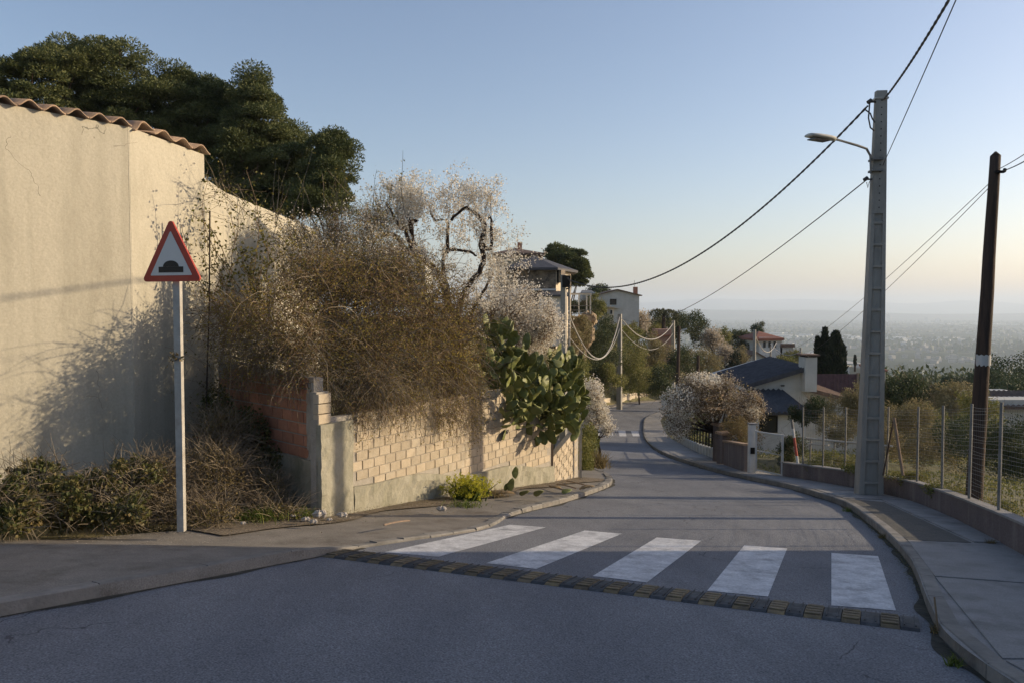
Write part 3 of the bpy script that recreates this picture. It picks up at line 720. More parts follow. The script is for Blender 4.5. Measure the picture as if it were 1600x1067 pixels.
# the last short length with raked top
d3 = (BK2-BK1)/np.linalg.norm(BK2-BK1); n3 = np.array([-d3[1], d3[0]]); L3 = np.linalg.norm(BK2-BK1)
sw = root('raked_wall', (BK1[0], BK1[1], float(B(*BK1))), 'short pale brick wall with a raked top at the corner beyond the garden wall, a thin post at its end', 'wall')
a, b = BK1+n3*.013+d3*.02, BK2+n3*.013
mb = MB(); mb.prism([tuple(a), tuple(b), tuple(b+n3*.12), tuple(a+n3*.12)], [-4]*4, [-1.63, -1.15, -1.15, -1.63]); mb.build('mortar_core', M['mortar'], sw)
rk = math.atan2(.48, L3); me3 = brickmesh(.25, .09, .13, M['brick_pale'], 'brick')
for c in range(7):
    for k in range(6):
        s = .14+.265*k+(.13 if c % 2 else 0)
        if s > L3-.1: continue
        p = BK1+d3*s+n3*.045; z = -1.63+.48*s/L3-.072-.145*c
        if z < float(B(*p))+.1: continue
        o = bpy.data.objects.new('brick', me3); COL.objects.link(o); o.parent = sw
        o.location = (p[0]-BK1[0], p[1]-BK1[1], z-sw.location.z); o.rotation_euler = (0, -rk, math.atan2(d3[1], d3[0]))
q = BK2+np.array([.02, -.25]); mb = MB(); mb.box((q[0], q[1], -1.75), (.06, .06, 1.75)); mb.build('post', M['galv'], sw)
q = BK1+np.array([.03, -.02]); mb = MB(); mb.box((q[0]-.05, q[1]+.05, -1.75), (.09, .09, 1.3)); mb.build('post', M['wood_pale'], sw)

# orange end wall in shade
E0, E1 = np.array([-2.80, 11.22]), np.array([-4.92, 13.35])
ew = root('side_wall', (E0[0], E0[1], float(B(*E0))), 'shaded side wall of large orange bricks on a grey base beside the plastered building', 'wall')
de = (E1-E0)/np.linalg.norm(E1-E0); ne = np.array([de[1], -de[0]]); LE = np.linalg.norm(E1-E0)   # ne points away from camera
if ne[1] < 0: ne = -ne
mb = MB(); a, b = E0+ne*.012, E1+ne*.012
poly = [tuple(b), tuple(a), tuple(a+ne*.15), tuple(b+ne*.15)]
mb.prism(poly, -3, [.75, .62, .62, .75]); mb.build('mortar_core', M['mortar'], ew)
ange = math.atan2(-de[1], -de[0])
for c in range(7):
    z = .58-.168*(c+.5)+.05
    for k in range(12):
        s = .27+.297*k+(.148 if c % 2 else 0)
        if s > LE-.1 or s < .2: continue
        put_brick(bo_full, E0+de*s+ne*.045, z-.02*0, ange, ew)
    if c % 2: put_brick(bo_half, E0+de*.195+ne*.045, z, ange, ew)
mb = MB()
rough_panel(mb, E1, -de, ne, 0, LE-.02, lambda s: -2.0, lambda s: -.55, .03, .01, 22, 12, 5); mb.build('rendered_base', M['render'], ew)
mb = MB(); rough_panel(mb, E1, -de, ne, LE-.17, LE-.015, lambda s: -.545, lambda s: .55, .008, .008, 3, 10, 6); mb.build('mortar_edge', M['mortar'], ew)

# ------------------------------------------------------------------ right hand wall and fence
HW = .47
def wall_run(name, pts, h, th, mat, parent, zf=None, cope=None):
    """a wall following pts (foot line, street side), thickness away from the road, built as one solid"""
    pts = smooth_line(pts, 5); mb = MB(); n = len(pts)
    nr = []
    for i in range(n):
        d = pts[min(i+1, n-1)]-pts[max(i-1, 0)]; d /= np.linalg.norm(d); nr.append(np.array([d[1], -d[0]]))
    V = []
    for p, m in zip(pts, nr):
        z = float(B(*p)); q = p+m*th
        V += [(p[0], p[1], z-1.2), (p[0], p[1], z+h), (q[0], q[1], z+h), (q[0], q[1], z-1.8)]
    Fs = []
    for i in range(n-1):
        a = 4*i; b = a+4
        Fs += [(a, b, b+1, a+1)[::-1], (a+1, b+1, b+2, a+2)[::-1], (a+2, b+2, b+3, a+3)[::-1]]
    Fs += [(0, 1, 2, 3), (4*n-4, 4*n-3, 4*n-2, 4*n-1)[::-1]]
    mb.add(V, Fs); o = mb.build(name, mat, parent)
    if cope:
        mb = MB(); V = []
        for p, m in zip(pts, nr):
            z = float(B(*p))+h+.002; a = p-m*.02; q = p+m*(th+.02)
            V += [(a[0], a[1], z), (a[0], a[1], z+cope), (q[0], q[1], z+cope), (q[0], q[1], z)]
        mb.add(V, Fs+[(4*i+3, 4*i+7, 4*i+4, 4*i)[::-1] for i in range(n-1)]); mb.build('coping', M['concrete'], parent)
    return pts, nr
wall_pts = [(4.6,4.6),(5.0,6.2),(5.35,7.6),(5.98,9.4),(6.92,12.4),(7.52,14.7),(7.66,16.2),(7.45,18.2),(7.15,19.6),(6.95,20.6)]
rw = root('block_wall', (6.9, 12.4, float(B(6.9, 12.4))), 'low dark concrete block wall along the right hand pavement, under the wire fence', 'wall')
wp, wn_ = wall_run('blocks', wall_pts, HW-.03, .16, M['block'], rw, cope=.03)
# fence of posts and wires standing on the wall
fe = root('wire_fence', (7.0, 12.6, float(B(7.0, 12.6))), 'tall wire mesh garden fence on thin posts above the low block wall', 'fence')
segs = np.concatenate([[0], np.cumsum(np.hypot(*np.diff(wp, axis=0).T))])
def wall_at(t):
    x = np.interp(t, segs, wp[:, 0]); y = np.interp(t, segs, wp[:, 1]); i = min(len(wp)-1, int(np.searchsorted(segs, t)))
    m = wn_[i]; return np.array([x, y])+m*.08
posts = []
tpx = [1562, 1515, 1472, 1432, 1396, 1330, 1295, 1264]
ts = np.linspace(0, segs[-1], 1200); wpx = []
for t in ts:
    p = wall_at(t); wpx.append(800+F*p[0]/p[1])
wpx = np.array(wpx)
far_half = ts > segs[-1]*.25
for tx in tpx:
    k = np.where((np.abs(wpx-tx) < 6) & far_half)[0]
    if len(k): posts.append(ts[k[-1] if tx < 1420 else k[0]])
posts = sorted(set([round(t, 2) for t in posts] + [0.3, 1.9]))
pts3 = []
for t in posts:
    p = wall_at(t); z = float(B(*p))+HW; hgt = 1.42
    lean = random.uniform(-.03, .03)
    mb = MB(); mb.tube([(p[0], p[1], z-.05), (p[0]+lean, p[1]+lean, z+hgt)], .021, 6); mb.build('fence_post', M['galv_dull'], fe)
    pts3.append(np.array([p[0]+lean*.5, p[1]+lean*.5, z+.02]))
mb = MB(); nw = 24
paths = []
for j in range(nw):
    zz = .02+1.34*j/(nw-1)
    for a, b in zip(pts3[:-1], pts3[1:]):
        q = []
        for k in range(6):
            t = k/5; p = a*(1-t)+b*t; q.append((p[0], p[1], p[2]+zz-.02*math.sin(math.pi*t)*(1+math.sin(j*1.7))))
        paths.append(q)
paths = np.array(paths); V, Fc = tubes(paths, np.full(paths.shape[:2], .0022), 3)
o = build('horizontal_wires', V, [Fc], M['galv'], fe); o['kind'] = 'stuff'
vp = []
for a, b in zip(pts3[:-1], pts3[1:]):
    n = int(np.linalg.norm(b-a)/.10)
    for k in range(1, n):
        t = k/n; p = a*(1-t)+b*t; vp.append([(p[0], p[1], p[2]), (p[0]+.003, p[1], p[2]+.7), (p[0], p[1], p[2]+1.34)])
V, Fc = tubes(np.array(vp), np.full((len(vp), 3), .0016), 3)
o = build('upright_wires', V, [Fc], M['galv_dull'], fe); o['kind'] = 'stuff'
def rod(name, label, cat, p0, p1, r, mat, parts=None):
    p0, p1 = np.array(p0), np.array(p1); rt = root(name, p0, label, cat)
    if parts is None: mb = MB(); mb.tube([p0, p1], r, 8); mb.build('shaft', mat, rt)
    else:
        n = len(parts)
        for k, m in enumerate(parts):
            a, b = p0+(p1-p0)*k/n, p0+(p1-p0)*(k+.99)/n; mb = MB(); mb.tube([a, b], r, 8); mb.build('band', m, rt)
    return rt
rod('striped_rod', 'red and white banded rod leaning against the wire fence near the garden gate', 'rod', P(1247, 726, 20.0), P(1237, 655, 20.2), .035, None, [M['white'], M['stick_red'], M['stick_red'], M['white'], M['galv_dull']])
rod('prop_pole', 'pale bare wooden pole leaning inside the wire fence right of the concrete pole', 'pole', P(1411, 742, 15.4), P(1397, 652, 15.6), .03, M['wood_pale'])
rod('prop_pole', 'thin dark brace leaning the other way beside the pale wooden pole', 'pole', P(1380, 742, 15.6), P(1397, 652, 15.9), .018, M['wood'])
# long rail in the garden behind the fence
for (xa, ya, xb, yb, Y, lb) in ((1222, 681, 1395, 697, 23.5, 'long pale pipe rail standing in the garden behind the wire fence'), ):
    rl_ = root('garden_rail', P(xa, ya, Y), lb, 'rail')
    mb = MB(); mb.tube([P(xa, ya, Y), P(xb, yb, Y-1.5)], .035, 6); mb.build('rail', M['galv'], rl_)
    mb = MB(); mb.tube([P(xa, ya+10, Y), P(xb-100, yb-2, Y-1)], .02, 6); mb.build('rail', M['galv'], rl_)
    for k in range(5):
        t = .05+.22*k; a = P(xa, ya, Y)*(1-t)+P(xb, yb, Y-1.5)*t; mb = MB(); mb.tube([a-np.array([0, 0, 1.1]), a], .025, 6); mb.build('upright', M['galv_dull'], rl_)

# gate, pillars and front garden walls further down
g0, g1 = np.array([6.88, 20.75]), np.array([6.42, 21.9])
def pier(name, p, s, h, mat, parent, cap=None, rz=.3):
    z = float(B(*p)); mb = MB(); mb.box((p[0], p[1], z+h/2-.2), (s, s, h+.4), rz=rz); o = mb.build(name, mat, parent)
    if cap:
        mb = MB(); mb.box((p[0], p[1], z+h+.035), (s+.08, s+.08, .07), rz=rz); mb.build('cap', cap, parent)
gt_p = P(1201, 742, 20.9)
gate = root('garden_gate', (gt_p[0], gt_p[1], float(B(gt_p[0], gt_p[1]))), 'small white framed wire mesh gate beside the white meter pillar', 'gate')
ga, gb = P(1181, 742, 21.2), P(1222, 742, 20.5); zb_ = float(B(ga[0], ga[1]))+.18; dv = (gb-ga)
for t in (0, 1):
    q = ga+dv*t; mb = MB(); mb.box((q[0], q[1], zb_+.53), (.05, .05, 1.10)); mb.build('frame_post', M['white'], gate)
for z in (.02, .54, 1.05):
    mb = MB(); mb.tube([(ga[0], ga[1], zb_+z), (gb[0], gb[1], zb_+z)], .022 if z != .54 else .012, 6); mb.build('frame_bar', M['white'], gate)
vp = []
for k in range(1, 26):
    q = ga+dv*k/26; vp.append([(q[0], q[1], zb_), (q[0], q[1], zb_+.5), (q[0], q[1], zb_+1.04)])
for k in range(1, 26):
    vp.append([(ga[0], ga[1], zb_+k*.04), tuple(((ga+gb)/2)[:2])+(zb_+k*.04,), (gb[0], gb[1], zb_+k*.04)])
V, Fc = tubes(np.array(vp), np.full((len(vp), 3), .003), 3); build('mesh_infill', V, [Fc], M['galv_dull'], gate)
mp_ = P(1174, 742, 21.4)
mpil = root('meter_pillar', (mp_[0], mp_[1], float(B(mp_[0], mp_[1]))), 'slim white pillar with a dark letterbox beside the garden gate', 'pillar')
z = float(B(mp_[0], mp_[1])); mb = MB(); mb.box((mp_[0], mp_[1], z+.66), (.17, .17, 1.5)); mb.build('pillar', M['white'], mpil)
mb = MB(); mb.box((mp_[0]-.0, mp_[1]-.10, z+.72), (.12, .03, .17)); mb.build('letterbox', M['dark'], mpil)
mb = MB(); mb.box((mp_[0], mp_[1], z+1.43), (.2, .2, .04)); mb.build('cap', M['concrete'], mpil)
fw = root('garden_front_wall', (6.9, 24, float(B(6.9, 24))), 'brownish garden wall with terracotta coping left of the garden gate', 'wall')
pa = [(6.33, 21.65), (6.4, 22.8), (6.55, 24.6)]
pp, nn_ = wall_run('wall', pa, .82, .16, M['block'], fw)
mb = MB()
for i in range(len(pp)-1):
    a, b = pp[i], pp[i+1]; z = float(B(*a))+.825; z2 = float(B(*b))+.825; m = nn_[i]
    mb.prism([tuple(a-m*.04), tuple(b-m*.04), tuple(b+m*.2), tuple(a+m*.2)][::-1], [z2, z2, z, z][::-1] if False else [z, z2, z2, z], [z+.05, z2+.05, z2+.05, z+.05])
mb.build('coping', M['tile'], fw)
pier('pillar', (6.68, 25.0), .34, 1.05, M['block'], fw, M['tile']); pier('pillar', (6.90, 26.3), .36, 1.30, M['block'], fw, M['tile'])
lw = root('white_slab_wall', (7.4, 30, float(B(7.4, 30))), 'low whitewashed wall with dark railing under the blossoming almond on the right', 'wall')
pb = [(7.0, 26.7), (7.35, 30), (7.95, 35), (9.0, 42), (10.4, 51)]
pp, nn_ = wall_run('wall', pb, .42, .16, M['offwhite'], lw)
for i in range(0, len(pp), 1):
    p = pp[i]; m = nn_[i]; z = float(B(*p)); mb = MB(); mb.box((p[0]-m[0]*.0, p[1]-m[1]*.0, z+.22), (.06, .30, .50), rz=math.atan2(m[1], m[0])); mb.build('pilaster', M['offwhite'], lw)
    q = p+m*.08; mb = MB(); mb.box((q[0], q[1], z+.42+.36), (.045, .045, .72)); mb.build('railing_post', M['dark'], lw)
for h_ in (.55, .82, 1.08):
    mb = MB(); mb.tube([(p[0]+m[0]*.08, p[1]+m[1]*.08, float(B(*p))+h_) for p, m in zip(pp, nn_)], .015, 5); mb.build('rail', M['dark'], lw)

# ------------------------------------------------------------------ poles
def lattice_pole(name, base, top, wb, wt, label, group=None, ribs=True, lamp=False, rz=0.0, wtd=.7, cat='utility pole'):
    base = np.array(base, float); top = np.array(top, float)
    rt = root(name, base, label, cat, group); h = top[2]-base[2]
    lean = (top-base)/h
    def ctr(z): return base+lean*(z)
    ca, sa = math.cos(rz), math.sin(rz)
    def ring(z, wx_, wy_, dy0=0.0, dx0=0.0):
        c = ctr(z); out = []
        for sx, sy in ((-1, -1), (1, -1), (1, 1), (-1, 1)):
            x = dx0+sx*wx_/2; y = dy0+sy*wy_/2; out.append((c[0]+x*ca-y*sa, c[1]+x*sa+y*ca, c[2]))
        return out
    W_ = lambda z: wb+(wt-wb)*z/h
    D_ = lambda z: W_(z)*wtd
    def taper(mb, z0, z1, fx, fy, ox=0, oy=0):
        V = ring(z0, W_(z0)*fx, D_(z0)*fy, D_(z0)*oy, W_(z0)*ox)+ring(z1, W_(z1)*fx, D_(z1)*fy, D_(z1)*oy, W_(z1)*ox)
        mb.add(V, [(0, 3, 2, 1), (4, 5, 6, 7), (0, 1, 5, 4), (1, 2, 6, 5), (2, 3, 7, 6), (3, 0, 4, 7)])
    if not ribs:
        mb = MB(); taper(mb, -.4, h, 1, 1); mb.build('shaft', M['pole'], rt); return rt, ctr, W_, D_
    zr = h*.70
    mb = MB(); taper(mb, -.4, zr, .56, .62)
    taper(mb, -.4, zr, .22, 1, -.39); taper(mb, -.4, zr, .22, 1, .39); taper(mb, zr+.002, h, 1, 1)
    mb.build('shaft', M['pole'], rt)
    z = .30; k = 0
    while z < zr-.1:
        for s_ in (-1, 1):
            mb = MB(); w_ = W_(z); d_ = D_(z); c = ctr(z)
            oy = s_*d_*.41; mb.box((c[0]-oy*sa, c[1]+oy*ca, c[2]), (w_*.555, d_*.16, .05), rz=rz); mb.build('rung', M['pole'], rt)
        z += .43
    # bolt holes up the solid top part
    z = zr+.12
    mb = MB()
    while z < h-.1:
        c = ctr(z); d_ = D_(z); mb.box((c[0]+d_*.5*sa, c[1]-d_*.5*ca, c[2]), (.022, .006, .022), rz=rz); z += .14
    mb.build('bolt_holes', M['dark'], rt)['kind'] = 'stuff'
    return rt, ctr, W_, D_
pb_ = P(1357, 773, 16.0); pb_[2] = float(B(pb_[0], pb_[1]))+.08
pt_ = P(1376.5, 143, 16.0)
mp1, ctr1, W1, D1 = lattice_pole('utility_pole', pb_, pt_, .47, .20, 'tall tapering concrete utility pole with a street lamp arm, standing on the right pavement', lamp=True, rz=-.12)
# lamp arm and head
a0 = P(1361, 272, 15.95); a1 = P(1360, 244, 15.9); a2 = P(1354, 233, 15.85); a3 = P(1340, 228, 15.75); a4 = P(1302, 217, 15.5)
mb = MB(); mb.tube([a0, a1, a2, a3, a4], .024, 8); arm = mb.build('lamp_arm', M['galv_dull'], mp1)
for z in (a0[2]+.06, a0[2]+.28):
    c = ctr1(z-pb_[2]); mb = MB(); mb.box((c[0]-.07, c[1]-.02, z), (.20, .30, .04), rz=-.12); mb.build('clamp', M['galv_dull'], mp1)
h0 = P(1303, 218, 15.5); h1 = P(1263, 212, 15.2); hd = h1-h0; hl = np.linalg.norm(hd); hx = Vector(hd/hl); hy = Vector((0, 0, 1)).cross(hx).normalized(); hz = hx.cross(hy)
def lens_body(stations, mat, name, parent):
    mb = MB(); V = []
    for (t, w_, zt_, zb2) in stations:
        for k in range(10):
            a = 2*math.pi*k/10; y = math.cos(a)*w_/2; zz = (zt_ if math.sin(a) > 0 else zb2)*abs(math.sin(a))
            v = Vector(h0)+hx*(t*hl)+hy*y+hz*(zz if math.sin(a) > 0 else -zz); V.append(v)
    n = len(stations); Fs = [(i*10+k, i*10+(k+1) % 10, (i+1)*10+(k+1) % 10, (i+1)*10+k) for i in range(n-1) for k in range(10)]
    Fs += [tuple(range(10))[::-1], tuple((n-1)*10+k for k in range(10))]
    mb.add(V, Fs); return mb.build(name, mat, parent, smooth=True)
hd_o = lens_body([(-.04, .06, .03, .03), (.05, .20, .05, .035), (.3, .27, .06, .035), (.7, .29, .055, .035), (.95, .25, .045, .03), (1.0, .20, .03, .025)], M['offwhite'], 'lamp_head', mp1)
mb = MB(); c = Vector(h0)+hx*hl*.6-hz*.052; 
V = [c+hx*(sx*hl*.30)+hy*(sy*.09)+hz*dz for dz in (-.02, .0) for sx, sy in ((-1, -1), (1, -1), (1, 1), (-1, 1))]
mb.add(V, [(0, 3, 2, 1), (4, 5, 6, 7), (0, 1, 5, 4), (1, 2, 6, 5), (2, 3, 7, 6), (3, 0, 4, 7)]); mb.build('lamp_glass', M['glass'], hd_o)
# cable fittings
def fitting(px, py, Y, size, parent):
    c = P(px, py, Y); mb = MB(); mb.tube([c+np.array([-.05, 0, .0]), c+np.array([0.02, 0, .05])], size, 6); mb.box(c+np.array([.09, .02, .02]), (.16, .03, .03)); mb.build('cable_clamp', M['cable'], parent)
fitting(1360, 161, 15.95, .045, mp1); fitting(1354, 282, 15.95, .04, mp1)
for r_, pts in ((.014, [(1359, 162), (1357, 185), (1360, 200), (1366, 205)]), (.014, [(1352, 172), (1360, 178), (1363, 186), (1367, 192)]), (.007, [(1354, 285), (1356, 294), (1358, 286), (1361, 280)])):
    mb = MB(); mb.tube([P(x, y, 15.9) for x, y in pts], r_, 6); mb.build('cable_loop', M['cable'], mp1)
c = ctr1(P(1376, 155, 16)[2]-pb_[2]); mb = MB(); mb.box(tuple(c), (.25, .19, .035), rz=-.12); mb.build('steel_band', M['galv'], mp1)

# dark wooden pole
wb_ = P(1521, 757, 13.2); wt_ = P(1555.5, 244, 13.2); wb_[2] -= .6
wpole = root('wooden_pole', wb_, 'dark weathered wooden telegraph pole behind the wire fence, a torn white paper band round it', 'utility pole')
mb = MB(); n = 12; pth = [wb_+(wt_-wb_)*t for t in np.linspace(0, 1, n)]
for i in range(1, n-1): pth[i] = pth[i]+np.array([random.uniform(-.008, .008), 0, 0])
mb.tube(pth, [.135-.055*t for t in np.linspace(0, 1, n)], 14)
tt = wt_; mb.tube([tt, tt+np.array([0, 0, .07])], [.080, .012], 14); mb.build('shaft', M['wood'], wpole, smooth=True)
t_ = (P(1533, 562, 13.2)[2]-wb_[2])/(wt_[2]-wb_[2]); q = wb_+(wt_-wb_)*t_; r_ = .138-.055*t_
mb = MB(); V = []; ns = 18
for k in range(ns):
    a = math.pi*1.02+math.pi*1.05*k/(ns-1)
    for z in (.085+.012*math.sin(k*1.9), -.06-.045*abs(math.sin(k*1.1))): V.append((q[0]+math.cos(a)*(r_+.006), q[1]+math.sin(a)*(r_+.006), q[2]+z))
for k in range(ns):
    a = math.pi*1.02+math.pi*1.05*k/(ns-1)
    for z in (.085+.012*math.sin(k*1.9), -.06-.045*abs(math.sin(k*1.1))): V.append((q[0]+math.cos(a)*(r_+.0), q[1]+math.sin(a)*(r_+.0), q[2]+z))
mb.add(V, [(2*k, 2*k+1, 2*k+3, 2*k+2) for k in range(ns-1)]+[(2*ns+2*k, 2*ns+2*k+2, 2*ns+2*k+3, 2*ns+2*k+1) for k in range(ns-1)]); mb.build('paper_band', M['paper'], wpole)
mb = MB(); q = P(1562, 269, 13.1); mb.box(q, (.14, .05, .04)); mb.tube([q+np.array([.07, 0, 0]), q+np.array([.09, 0, .05])], .028, 6); mb.build('insulator', M['dark'], wpole)

# poles down the street
def pole_px(px, ytop, Y, wpx_b, wpx_t, label, name='utility_pole', ybase=None, ribs=False, off=0.0, mat=None, pxt=None):
    t = P(pxt or px, ytop, Y); x, y = t[0], t[1]
    z = float(H(np.array([[x]]), np.array([[y]]))[0, 0]) if ybase is None else P(px, ybase, Y)[2]
    b = np.array([P(px, ytop, Y)[0], y, z])
    return lattice_pole(name, b, t, wpx_b*Y/F*.8, wpx_t*Y/F*.8, label, ribs=ribs, rz=-.55)
pole_px(881, 430, 34, 13, 10, 'grey concrete utility pole rising behind the prickly pear in front of the big stone house', ribs=False)
fp1 = [o for o in bpy.data.objects if o.name.startswith('utility_pole')][-1]
mb = MB(); mb.tube([P(889.5, 435, 33.8), P(889.5, 600, 33.8)], .06, 6); mb.build('conduit', M['galv_dull'], fp1)
mb = MB(); mb.box(P(885, 440, 33.8), (.35, .25, .5)); mb.build('junction_box', M['dark'], fp1)
mb = MB(); mb.tube([P(886, 434, 33.7), P(891, 440, 33.6), P(890, 450, 33.6), P(885, 452, 33.7)], .035, 6); mb.build('cable_loop', M['cable'], fp1)
pole_px(968.5, 491, 68, 9.5, 7, 'pale concrete utility pole at the outside of the far bend, cables hanging from its top', ybase=632)
pole_px(1052, 501, 92, 8, 5.5, 'thin grey concrete utility pole second after the far bend', ybase=600)
pole_px(1041, 511, 98, 5, 4, 'short slim pole just left of the second pole past the bend', ybase=585)
pole_px(1179, 515, 84, 6.5, 5, 'pale concrete utility pole right of the hill behind the white house roof', ybase=640)
pole_px(1204, 541, 105, 4, 3, 'small distant pole among cables left of the white house chimney', ybase=600)
pole_px(1251, 543, 84, 3.5, 3, 'thin pale pole beside the white house chimney', ybase=600)
# dark lamp pole on the right of the road
b = P(1058, 640, 47); t = P(1061, 510, 47)
lp = root('lamp_pole', (b[0], b[1], b[2]), 'dark wooden lamp pole rising out of the blossoming almond on the right', 'street lamp')
mb = MB(); mb.tube([b, t], [.12, .09], 8); mb.build('shaft', M['wood'], lp)
mb = MB(); mb.tube([P(1061, 522, 47), P(1066, 516, 47)], .03, 6); mb.build('arm', M['galv'], lp)
mb = MB(); q = P(1069.5, 515, 47); mb.box(q, (.30, .12, .07), tilt=Vector((0, 0, 1)).rotation_difference(Vector((-.25, 0, 1)))); mb.build('lamp_head', M['offwhite'], lp)
b = P(1090, 600, 44); t = P(1091, 555, 44); dp = root('wooden_post', b, 'short dark wooden post standing above the blossoming almond on the right', 'post')
mb = MB(); mb.tube([b-np.array([0, 0, 1.5]), t], [.11, .09], 8); mb.build('shaft', M['wood'], dp)

# ------------------------------------------------------------------ cables
def cable(name, label, A_, B_, sag, r, mat, n=28, twist=0.0):
    A_, B_ = np.array(A_, float), np.array(B_, float); pts = []
    for i in range(n+1):
        t = i/n; p = A_*(1-t)+B_*t; p[2] -= sag*4*t*(1-t); pts.append(p)
    rt = MB()
    if twist:
        N_ = n*6; P2 = []
        for i in range(N_+1):
            t = i/N_; p = A_*(1-t)+B_*t; p[2] -= sag*4*t*(1-t); P2.append(p)
        for s_ in (0, 1):
            rt.tube([p+np.array([math.cos(i*.9+s_*math.pi)*twist*.5, 0, math.sin(i*.9+s_*math.pi)*twist]) for i, p in enumerate(P2)], r, 5)
    else: rt.tube(pts, r, 5)
    o = rt.build(name, mat); return tag(o, label, 'cable')
cable('overhead_cable', 'thick twisted cable sagging from the concrete pole to the pole behind the prickly pear', P(1356, 166, 15.9), P(887, 436, 33.7), 1.55, .016, M['cable'], 60, .012)
cable('overhead_cable', 'thin lower cable running from the concrete pole down to the pole at the far bend', P(1351, 284, 15.9), P(969, 497, 68), 1.3, .012, M['cable'], 40)
cable('overhead_cable', 'thick twisted cable climbing from the concrete pole top to the upper edge of the sky', P(1381, 156, 15.95), (-1.0, -9, CZ+5.6), 1.0, .014, M['cable'], 60, .011)
cable('overhead_cable', 'thin straight wire rising from behind the concrete pole to the upper right', P(1378, 262, 16.1), (-1.7, -9.5, CZ+5.0), .15, .007, M['cable'])
cable('telephone_wire', 'upper of two thin wires from the wooden pole down past the concrete pole', P(1549, 284, 13.2), P(1182, 549, 83), 1.4, .006, M['cable'], 40)
cable('telephone_wire', 'lower of two thin wires from the wooden pole down past the concrete pole', P(1549, 290, 13.2), P(1182, 555, 83), 1.9, .006, M['cable'], 40)
cable('telephone_wire', 'upper thin wire leaving the wooden pole towards the right edge', P(1562, 264, 13.1), P(1640, 214, 9.0), .02, .006, M['cable'])
cable('telephone_wire', 'lower thin wire leaving the wooden pole insulator towards the right edge', P(1566, 268, 13.1), P(1640, 228, 9.0), .03, .008, M['cable'])
cable('street_cable', 'pale thick cable drooping left of the pole at the far bend', P(889, 492, 34), P(968, 496, 67.8), 2.6, .04, M['cable_grey'])
cable('street_cable', 'thinner cable drooping lower left of the pole at the far bend', P(889, 525, 34), P(968, 514, 67.8), 1.7, .022, M['cable_grey'])
cable('street_cable', 'pale thick cable drooping right of the pole at the far bend', P(969, 495, 68), P(1052, 505, 92), 1.9, .048, M['cable_grey'])
cable('street_cable', 'thinner cable drooping lower right of the pole at the far bend', P(969, 512, 68), P(1052, 520, 92), 1.9, .028, M['cable_grey'])
cable('street_cable', 'pale cable looping right of the pole behind the white house', P(1180, 524, 84), P(1213, 535, 105), 1.5, .05, M['cable_grey'])
cable('street_cable', 'pale cable running down from the distant loop to the chimney', P(1204, 537, 105), P(1252, 548, 84), .9, .045, M['cable_grey'])

# ------------------------------------------------------------------ houses
def gable_box(rt, name, x0, x1, y0, y1, zb, zl, zr, zm, xm, mat):
    """wall solid with a gable towards the camera"""
    mb = MB(); V = []
    for y in (y0, y1): V += [(x0, y, zb), (x1, y, zb), (x1, y, zr), (xm, y, zm), (x0, y, zl)]
    mb.add(V, [(0, 1, 2, 3, 4), (9, 8, 7, 6, 5), (0, 5, 6, 1), (1, 6, 7, 2), (2, 7, 8, 3), (3, 8, 9, 4), (4, 9, 5, 0)])
    return mb.build(name, mat, rt)
def roof_slab(rt, a, b, c, d, th, mat, wave=0, amp=.03, name='roof'):
    """a,b eave ends, d,c ridge ends; corrugated along the slope"""
    a, b, c, d = [np.array(q, float) for q in (a, b, c, d)]
    n = max(1, int(np.linalg.norm(b-a)/wave*4)) if wave else 1
    nrm = np.cross(b-a, d-a); nrm /= np.linalg.norm(nrm); nrm = nrm if nrm[2] > 0 else -nrm
    V = []
    for k in range(n+1):
        t = k/n; h = nrm*(amp*math.cos(k*math.pi/2)) if wave else nrm*0
        e, r_ = a+(b-a)*t, d+(c-d)*t
        V += [e+h, r_+h, r_-nrm*th, e-nrm*th]
    Fs = []
    for k in range(n):
        i = 4*k; j = i+4; Fs += [(i, j, j+1, i+1), (i+1, j+1, j+2, i+2), (i+2, j+2, j+3, i+3), (i+3, j+3, j, i)]
    Fs += [(0, 1, 2, 3), (4*n+3, 4*n+2, 4*n+1, 4*n)]
    mb = MB(); mb.add(V, Fs); return mb.build(name, mat, rt)
def win(rt, x, y, z, w, h, frame=.06, mat=None, name='window', d=.05):
    """window on a wall that faces the camera; y = wall face"""
    mb = MB()
    for cx, cz, sx, sz in ((x-w/2, z, frame, h+frame), (x+w/2, z, frame, h+frame), (x, z-h/2, w-frame, frame), (x, z+h/2, w-frame, frame)): mb.box((cx, y-d/2, cz), (sx, d, sz))
    f = mb.build(name, mat or M['white'], rt); mb = MB(); mb.box((x, y-.012, z), (w-frame, .02, h-frame)); mb.build('pane', M['glass'], f); return f
# big stone house on the hill
Y = 56.0
def X_(px, Y): return P(px, 500, Y)[0]
def Z_(py, Y): return P(800, py, Y)[2]
bh = root('stone_house', (X_(840, Y), Y, Z_(505, Y)), 'large two storey stone house with dark hipped roofs on the hill behind the almond blossom', 'house')
x0, x1 = X_(800, Y), X_(868.5, Y)
mb = MB(); mb.box(((x0+x1)/2, Y+4, (Z_(417, Y)+Z_(500, Y))/2-1), (x1-x0, 8, Z_(417, Y)-Z_(500, Y)+2)); mb.build('stone_wall', M['stone'], bh)
mb = MB(); xe = X_(893, Y+2.5); mb.prism([(x1+.002, Y), (xe, Y+3.2), (xe, Y+8), (x1+.002, Y+8)], Z_(500, Y)-2, Z_(418, Y)); wl_ = mb.build('end_wall', M['cream'], bh)
mb = MB(); mb.box(((x0+x1)/2, Y-.15, Z_(453, Y)), (x1-x0, .6, .12)); mb.build('ledge', M['white'], bh)
mb = MB(); mb.box((X_(862, Y), Y-1.2, Z_(478, Y)-1), (X_(884, Y)-X_(845, Y), 2.2, 3.4)); mb.build('porch', M['white'], bh)
